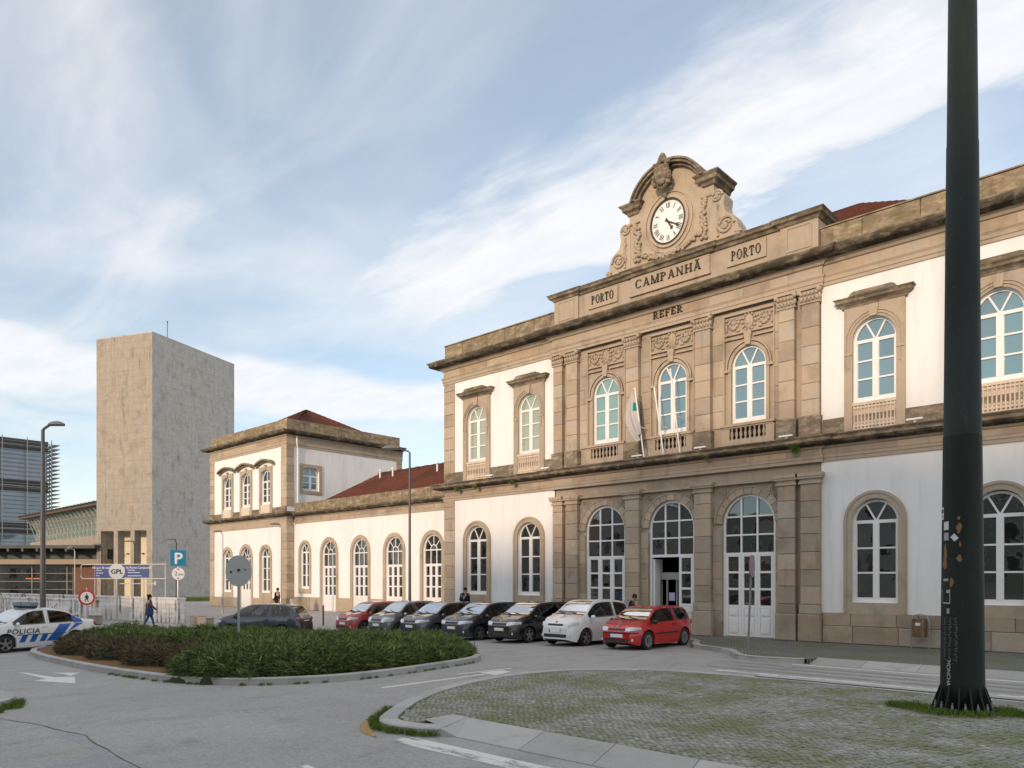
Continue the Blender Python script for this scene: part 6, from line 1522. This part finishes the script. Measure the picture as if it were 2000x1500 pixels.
def sign_post(name, label, x, y, z0, h, r, tilt=0, cat='sign', mt=MSTEEL):
    t = thing(name, label, cat, (x, y, z0), math.atan2(-y, -x)+PI/2); WL[t.name] = Vector((0, 0, 0))   # local -y faces the camera
    m = M(); m.tube([(0, r+.002, -.05), (tilt, r+.002, h)], r, 8); obj('post', m, mt, t); return t
def disc(t, z, r, mt, name='disc', y=0., ry=None, th=.02):
    m = M(); m.prism_y([(r*math.cos(2*PI*i/28), z+(ry or r)*math.sin(2*PI*i/28)) for i in range(28)], y-th, y); return obj(name, m, mt, t)
t = sign_post('round_sign', 'large round sign seen from its plain grey back, standing in the hedge', -19.75, 10.1, gz(-19.75, 10.1)+.1, 2.9, .035)
disc(t, 2.58, .345, MSIGNG, ry=.435); m = M(); m.box(-.04, .04, -.035, -.02, 2.57, 2.64); m.box(-.23, -.17, -.026, -.02, 2.52, 2.58); obj('clamp_mark', m, MTRIM, t); m = M(); m.box(.13, .21, -.026, -.02, 2.60, 2.63); obj('blue_smudge', m, MSIGNB, t)
t = sign_post('gpl_sign', 'round white sign with the letters GPL on a thin pole', -41.46, 14.54, -.4, 3.5, .04)
disc(t, 3.02, .37, MSIGNW, ry=.40); text_obj('lettering', 'GPL', .32, MINK, t, (0, -.024, 2.91), .003, off=.008)
t = sign_post('no_pedestrians_sign', 'round white sign with red rim and black walking figure', -40.3, 12.75, -.4, 2.2, .035)
disc(t, 1.72, .36, MSIGNR, ry=.375); disc(t, 1.72, .275, MSIGNW, 'white_field', -.021, .285, .004)
m = M(); Y = -.03
m.prism_y([(.03*math.cos(a*PI/4), 1.89+.035*math.sin(a*PI/4)) for a in range(8)], Y, Y+.004)
for p in ([(-.05, 1.66), (.05, 1.66), (.045, 1.84), (-.045, 1.84)], [(-.10, 1.52), (-.06, 1.52), (.02, 1.67), (-.04, 1.67)], [(.05, 1.52), (.09, 1.52), (.05, 1.67), (-.01, 1.67)], [(-.10, 1.70), (-.07, 1.69), (-.03, 1.82), (-.045, 1.84)], [(.07, 1.69), (.10, 1.70), (.045, 1.84), (.03, 1.82)]): m.prism_y(p, Y, Y+.004)
obj('walking_figure', m, MINK, t)
t = sign_post('parking_sign', 'square blue parking sign with white P above a round white height-limit sign', -46.31, 19.77, .06, 3.9, .08)
m = M(); m.box(-.44, .44, -.04, -.02, 2.93+.05, 3.95); obj('plate', m, MSIGNB, t); text_obj('lettering', 'P', .95, MSIGNW, t, (0, -.045, 3.12), .003, off=.02)
disc(t, 2.50, .36, MSIGNW, 'height_limit_disc', -.05, .38); text_obj('lettering', '2', .34, MINK, t, (-.12, -.074, 2.40), .003); text_obj('lettering', ',20m', .17, MINK, t, (.14, -.074, 2.40), .003)
m = M(); m.prism_y([(-.07, 2.81), (.07, 2.81), (0, 2.72)][::-1], -.075, -.07); m.prism_y([(-.07, 2.19), (.07, 2.19), (0, 2.28)], -.075, -.07); obj('limit_arrows', m, MINK, t)
ba, bb = Vector((-51.6, 16.0)), Vector((-46.9, 19.3)); bd = (bb-ba).normalized(); t = thing('car_park_board', 'long navy car-park information board in a pale tube frame above the low wall', 'sign', (ba.x, ba.y, -.4), math.atan2(bd.y, bd.x)); WL[t.name] = Vector((0, 0, 0)); BL = (bb-ba).length
m = M(); m.box(.95, BL-1.15, -.04, 0, 2.72, 3.50); obj('panel', m, MSIGNN, t)
m = M(); m.tube([(BL, 0, 3.54), (.1, 0, 3.54), (0, 0, 3.44), (0, 0, 2.76), (.1, 0, 2.66), (BL, 0, 2.66)], .035, 6)
for x in (.9, 4.2, BL-.1): m.tube([(x, .06, 0), (x, .06, 3.54)], .035, 6)
m.tube([(2.6, .05, 2.35), (5.0, .05, 2.35)], .03, 5); m.box(4.95, 5.05, -.02, .08, 2.25, 2.5); obj('tube_frame', m, mat('frame_paint', (.55, .52, .46), .5), t)
text_obj('lettering', 'Parque de estacionamento de Porto-Campanhã', .205, MSIGNW, t, ((.95+BL-1.15)/2, -.045, 3.27), .002)
m = M()
for i, (x0, w) in enumerate(((.05, .5), (.05, .62), (.05, .3), (1.75, .75), (1.75, .4), (2.75, .6), (2.75, 1.0), (2.75, 1.15))): z = (3.16, 3.0, 2.84, 2.99, 2.83, 3.18, 3.03, 2.83)[i]; m.box(1.0+x0*.8, 1.0+(x0+w)*.8, -.045, -.04, z-.02, z+.025)
obj('small_print', m, mat('board_print', (.45, .5, .66), .5), t)
t = thing('no_parking_sign', 'round sign seen edge-on at the top of a leaning grey pole', 'sign', (-10.65, 22.45, 0), math.atan2(-22.45, 10.65)+PI/2); WL[t.name] = Vector((0, 0, 0))
m = M(); m.tube([(-.02, 0, 0), (.06, 0, 2.1)], .035, 8); m.tube([(.055, 0, 1.95), (.085, 0, 2.9)], .03, 8); obj('post', m, mat('post_grey', (.22, .21, .24), .5), t)
m = M(); m.lathe([(.34, -.012), (.34, .012)], 28, (0, 0, 0), 'x'); me = m.mesh('disc', mat('sign_back_mauve', (.30, .25, .34), .5)); me.transform(Matrix.Translation((.10, -.05, 2.62)) @ Matrix.Rotation(math.radians(-14), 4, 'Z') @ Matrix.Diagonal((1, 1, 1.05, 1))); link('disc', me, t)
m = M(); m.lathe([(.345, 0), (.345, .016)], 28, (0, 0, 0), 'x'); me = m.mesh('red_rim', MSIGNR); me.transform(Matrix.Translation((.086, -.05, 2.62)) @ Matrix.Rotation(math.radians(-14), 4, 'Z') @ Matrix.Diagonal((1, 1, 1.05, 1))); link('red_rim', me, t)
for i, (x, y, l) in enumerate(((-35.9, 23.3, 'taller thin bollard left of the dull red car'), (-34.6, 25.9, 'shorter thin bollard behind the dull red car'))):
    m = M(); z = gz(x, y); m.lathe([(.05, z), (.05, z+1.1), (.03, z+1.14)], 8, (x, y, 0)); tag(obj('bollard', m, MGREY), l, 'bollard', 'bollards on the forecourt')
# steel bin on the pavement
t = thing('litter_bin', 'brownish steel litter bin hanging in a hooped frame against the plinth', 'bin', (-6.75, 26.35, 0)); WL[t.name] = Vector((0, 0, 0))
mb_ = mat('bin_steel', rough=.4, metal=.6); tt = NT(mb_); a = tt.noise(6, (1, 1, .3)); tt.col(tt.ramp(a, [(.35, (.30, .20, .12)), (.65, (.16, .10, .065))]))
m = M(); m.lathe([(.20, .38), (.21, .40), (.21, .92), (.22, .95)], 18); obj('drum', m, mb_, t, smooth=False)
m = M(); m.tube([(-.26, .05, 0), (-.26, .05, .85), (-.2, .05, 1.06), (0, .05, 1.1), (.2, .05, 1.06), (.26, .05, .85), (.26, .05, 0)], .018, 6); m.tube([(-.26, .05, .5), (.26, .05, .5)], .014, 6); obj('hoop_frame', m, MSTEEL, t)
m = M(); m.box(-.07, .07, -.222, -.19, .74, .83); obj('notice_plate', m, MSIGNW, t)
# flagpoles on the ledge
def flagpole(x, top, label):
    t = thing('flagpole', label, 'flagpole', (x, 26.35, 7.2), group='flagpoles over the entrance'); WL[t.name] = Vector((0, 0, 0))
    m = M(); m.tube([(0, 0, 0), (-.28, -.25, top*.93), ], .03, 8); m.ball((-.28, -.25, top*.93+.02), .05, 8, 5); obj('pole', m, MFR, t)
    m = M(); f = .42; m.tube([(-.28*f, -.25*f, top*f), (-.12, .45, top*f)], .022, 6); obj('bracket', m, MFR, t); return t
flagpole(-17.05, 3.05, 'left white flagpole, the one that carries the limp flag'); flagpole(-16.12, 2.9, 'middle bare white flagpole'); flagpole(-15.38, 3.55, 'right bare white flagpole, the tallest')
m = M(); G = []; 
for i in range(11):
    s = i/10; r = []
    for j in range(13):
        u = j/12; w = .62*(math.sin(PI*min(1, s*.9+.08))**.8)
        x = -17.05-.26+.20*s-w*u*(.85+.1*math.sin(s*3)); z = 7.2+2.62-1.60*s-.30*u*s*1.3+.16*u*(1-s); y = 26.12+.10*math.sin(u*9+s*2)*(.3+.7*s); r.append((x, y, z))
    G.append(r)
m.grid(G); tt = m.mesh('flag', [cloth('flag_white', (.50, .46, .45))], True)
fl = link('flag', tt); tag(fl, 'limp off-white flag with a green emblem on the left flagpole', 'flag')
m = M(); m.grid([[(p[0], p[1]-.012, p[2]) for p in r[1:5]] for r in G[2:5]]); m.grid([[(p[0], p[1]+.012, p[2]) for p in r[1:5]] for r in G[2:5]]); obj('green_emblem', m, cloth('flag_green', (.01, .26, .17)), fl)
# the big dark pole in front
bx, by = -3.03, 14.37; t = thing('lighting_mast', 'huge dark green steel mast with stickers and scratched graffiti on a flanged foot', 'mast', (bx, by, 0), math.atan2(-by, -bx)+PI/2); WL[t.name] = Vector((0, 0, 0))
mp_ = mat('mast_paint', rough=.6, spec=.25); tt = NT(mp_); a = tt.noise(1.6, (1, 1, .2), det=6); b = tt.noise(22, (1, 1, .5), det=5, rough=.7); g_ = tt.noise(3, (1, 1, .35), det=6)
c = tt.mix(tt.sm(a, .4, .7), (.010, .017, .014), (.020, .025, .023)); c = tt.mix(tt.mul(tt.sm(b, .62, .75), .35), c, (.12, .12, .11)); c = tt.mix(tt.mul(tt.sm(g_, .66, .72), .5), c, (.06, .075, .06)); tt.col(c)
rad = lambda z: .332-.010*z if z < 5 else .282-.0085*(z-5)
m = M(); m.lathe([(rad(z), z) for z in (.04, .5, 1.5, 3.0, 4.6, 4.601)]+[(rad(4.6)-.006, 4.605)]+[(rad(z)-.006, z) for z in (7, 9.5)]+[(rad(9.5)-.012, 9.505), (.17, 16.5)], 36); obj('shaft', m, mp_, t, smooth=False).data.polygons.foreach_set('use_smooth', [True]*len(t.children[0].data.polygons))
m = M(); m.lathe([(.47, .0), (.48, .03), (.47, .06), (.30, .062)], 36); obj('base_flange', m, mp_, t)
m = M()
for k in range(14):
    a = 2*PI*k/14+.1; ca_, sa_ = math.cos(a), math.sin(a); P = [(.30, .06), (.455, .06), (.445, .10), (.335, .42), (.30, .42)]; o = len(m.v); n = Vector((-sa_, ca_, 0))*.012
    vs = [Vector((r*ca_, r*sa_, z))+n for r, z in P]+[Vector((r*ca_, r*sa_, z))-n for r, z in P]; m.add(vs, [(0, 1, 2, 3, 4), (9, 8, 7, 6, 5)]+[(i, i+5, (i+1) % 5+5, (i+1) % 5) for i in range(5)])
obj('gusset', m, mp_, t)
m = M()
for k in range(14): a = 2*PI*(k+.5)/14+.1; m.lathe([(.022, .05), (.022, .12), (.012, .125), (.012, .17)], 6, (.415*math.cos(a), .415*math.sin(a), 0))
obj('anchor_bolt', m, MSTEEL, t)
def on_mast(pts, out=.004):   # (arc x, z) -> mast surface, x = 0 towards the camera
    r = []
    for x, z in pts: R = rad(z)+out; a = -PI/2+x/R; r.append((R*math.cos(a), R*math.sin(a), z))
    return r
def wrap(x0, x1, z0, z1, mt, name, sk=0, out=.004, rot=0):
    m = M(); G = []; cx, cz = (x0+x1)/2, (z0+z1)/2; c, s = math.cos(rot), math.sin(rot)
    for i in range(7):
        row_ = []
        for j in range(3):
            x = x0+(x1-x0)*i/6-cx; z = z0+(z1-z0)*j/2-cz; row_.append((cx+x*c-z*s, cz+x*s+z*c+sk*i/6))
        G.append(on_mast(row_, out))
    m.grid(G); return obj(name, m, mt, t)
MSTK = mat('sticker_paper', (.62, .62, .63), .6); MSTK2 = mat('torn_paper', (.36, .35, .37), .7); MRST = mat('rust_patch', (.22, .13, .06), .8)
zpx = lambda y: 2.2+(1132-y)*12.6/1465
s = wrap(-.46, -.33, zpx(1015), zpx(991), MSTK, 'sticker'); wrap(-.45, -.34, zpx(1002), zpx(995), MINK, 'sticker_print', out=.006); wrap(-.45, -.34, zpx(1010), zpx(1007), MSTK2, 'sticker_print', out=.006)
wrap(-.325, -.215, zpx(1036), zpx(1020), MSTK, 'sticker', .008); wrap(-.32, -.215, zpx(1056), zpx(1041), MSTK2, 'torn_sticker'); wrap(-.16, -.075, zpx(1057), zpx(1045), MSTK, 'sticker', rot=.72)
for x0, x1, a, b in ((-.09, -.01, 1043, 1024), (-.075, -.03, 1017, 1011), (-.33, -.25, 1102, 1062), (-.35, -.24, 1110, 1092), (-.085, -.005, 1097, 1085), (-.20, -.13, 1145, 1130), (-.05, -.02, 1070, 1058)):
    m = M(); cx, cz = (x0+x1)/2, (zpx(a)+zpx(b))/2; m.poly(on_mast([(cx+(x1-x0)/2*math.cos(q)*(1+.3*math.sin(3*q+a)), cz+(zpx(b)-zpx(a))/2*math.sin(q)*(1+.25*math.sin(2*q+b))) for q in [2*PI*i/14 for i in range(14)]], .003)); obj('rust_patch', m, MRST, t)
for x0, x1, a, b in ((-.34, -.19, 1179, 1176), (-.20, -.185, 1178, 1150), (-.36, -.35, 1178, 1150), (-.26, -.19, 1158, 1152), (-.33, -.22, 1135, 1130)): wrap(x0, x1, zpx(a), zpx(b), MSTK2, 'torn_poster_edge', out=.005)
wrap(-.25, -.20, zpx(1198), zpx(1188), MSTK2, 'torn_paper')
def graffiti(txt, size, x, zt, mt, off=0.):
    me = text_mesh(txt, size, .0, off, align='LEFT'); me.materials.clear(); me.materials.append(mt); q = on_mast([(x+v.co.y, zt-v.co.x) for v in me.vertices], .005)
    for v, p in zip(me.vertices, q): v.co = p
    return link('graffiti', me, t)
MGW = mat('white_marker', (.55, .56, .56), .7); MGD2 = mat('grey_scratch', (.17, .18, .18), .7)
graffiti('MONCHA', .095, -.245, zpx(1288), MGW)
for i in range(3):
    m = M()
    for k in range(16):
        z = zpx(1208+5.2*k)+random.uniform(-.01, .01); x = -.30+.10*i+random.uniform(-.012, .012); a = random.uniform(0, PI); l = random.uniform(.015, .03); dx, dz = math.cos(a)*l, math.sin(a)*l
        m.poly(on_mast([(x-dx-dz*.14, z-dz+dx*.14), (x+dx-dz*.14, z+dz+dx*.14), (x+dx+dz*.14, z+dz-dx*.14), (x-dx+dz*.14, z-dz-dx*.14)], .004))
        m.poly(on_mast([(x+.012, z-.02), (x+.017, z-.02), (x+.02, z+.015), (x+.015, z+.015)], .0045))
    obj('scratched_scribble', m, MGD2, t, kind='stuff')

# ---------------------------------------------------------------- houses across the street (behind the camera: they shade the square and show in the panes)
MHW = [plaster('house_render_cream', (.66, .62, .54), (.56, .52, .45)), plaster('house_render_grey', (.55, .55, .54), (.46, .46, .45)), plaster('house_tile_green', (.34, .40, .34), (.27, .32, .27)), plaster('house_render_pink', (.60, .47, .42), (.5, .4, .35))]
hw_ = M(); hw_.box(-.55, .55, -.02, .06, 0, 1.6); hme = hw_.mesh('window', MGD); hf_ = M(); hf_.box(-.65, .65, 0, .1, -.12, 0); hf_.box(-.65, .65, 0, .1, 1.6, 1.72); hf_.box(-.65, -.55, 0, .1, 0, 1.6); hf_.box(.55, .65, 0, .1, 0, 1.6); hfe = hf_.mesh('frame', MFR)
HY_ = -20.
for i, (a, b, h, l) in enumerate(((-95, -78, 11.8, 'far low cream terrace across the street'), (-78, -66, 12.3, 'green-tiled house near the far end of the street'), (-66, -54, 11.7, 'low pink house across the street'), (-54, -43, 12.0, 'grey house across the street left of the pink one'), (-43, -33, 10.6, 'green low house across the street before the cream one'), (-33, -25.5, 9.0, 'low cream terraced house across the street, first of the terrace'), (-25.5, -18, 12.4, 'grey terraced house across the street beside the low cream one'), (-18, -8, 15.6, 'green-tiled terraced house across the street'), (-8, 4, 19.2, 'tall pink block across the street beside the green house'), (4, 18, 18.6, 'tall cream block across the street'), (18, 40, 19.6, 'long grey block at the end of the terrace across the street'))):
    t = thing('street_house', l, 'house', ((a+b)/2, HY_, 0), 0, None); m = M(); m.box(a+.02, b-.02, HY_-11, HY_, -.5, h); obj('wall', m, MHW[(0, 2, 3, 1, 2, 0, 1, 2, 3, 0, 1)[i]], t)
    m = M(); m.add([(a, HY_+.4, h), (b, HY_+.4, h), (b, HY_-11.4, h), (a, HY_-11.4, h), (a, HY_-5.5, h+1.0), (b, HY_-5.5, h+1.0)], [(0, 1, 5, 4), (2, 3, 4, 5), (0, 4, 3), (1, 2, 5), (0, 3, 2, 1)]); obj('roof', m, MTILE, t)
    nx = int((b-a)/2.4)
    for f in range(int((h-.8)/3)):
        for k in range(nx):
            o = link('window', hme, t, (a+(b-a)*(k+.5)/nx, HY_, 1.0+3*f)); link('frame', hfe, o, (0, 0, 0), False)
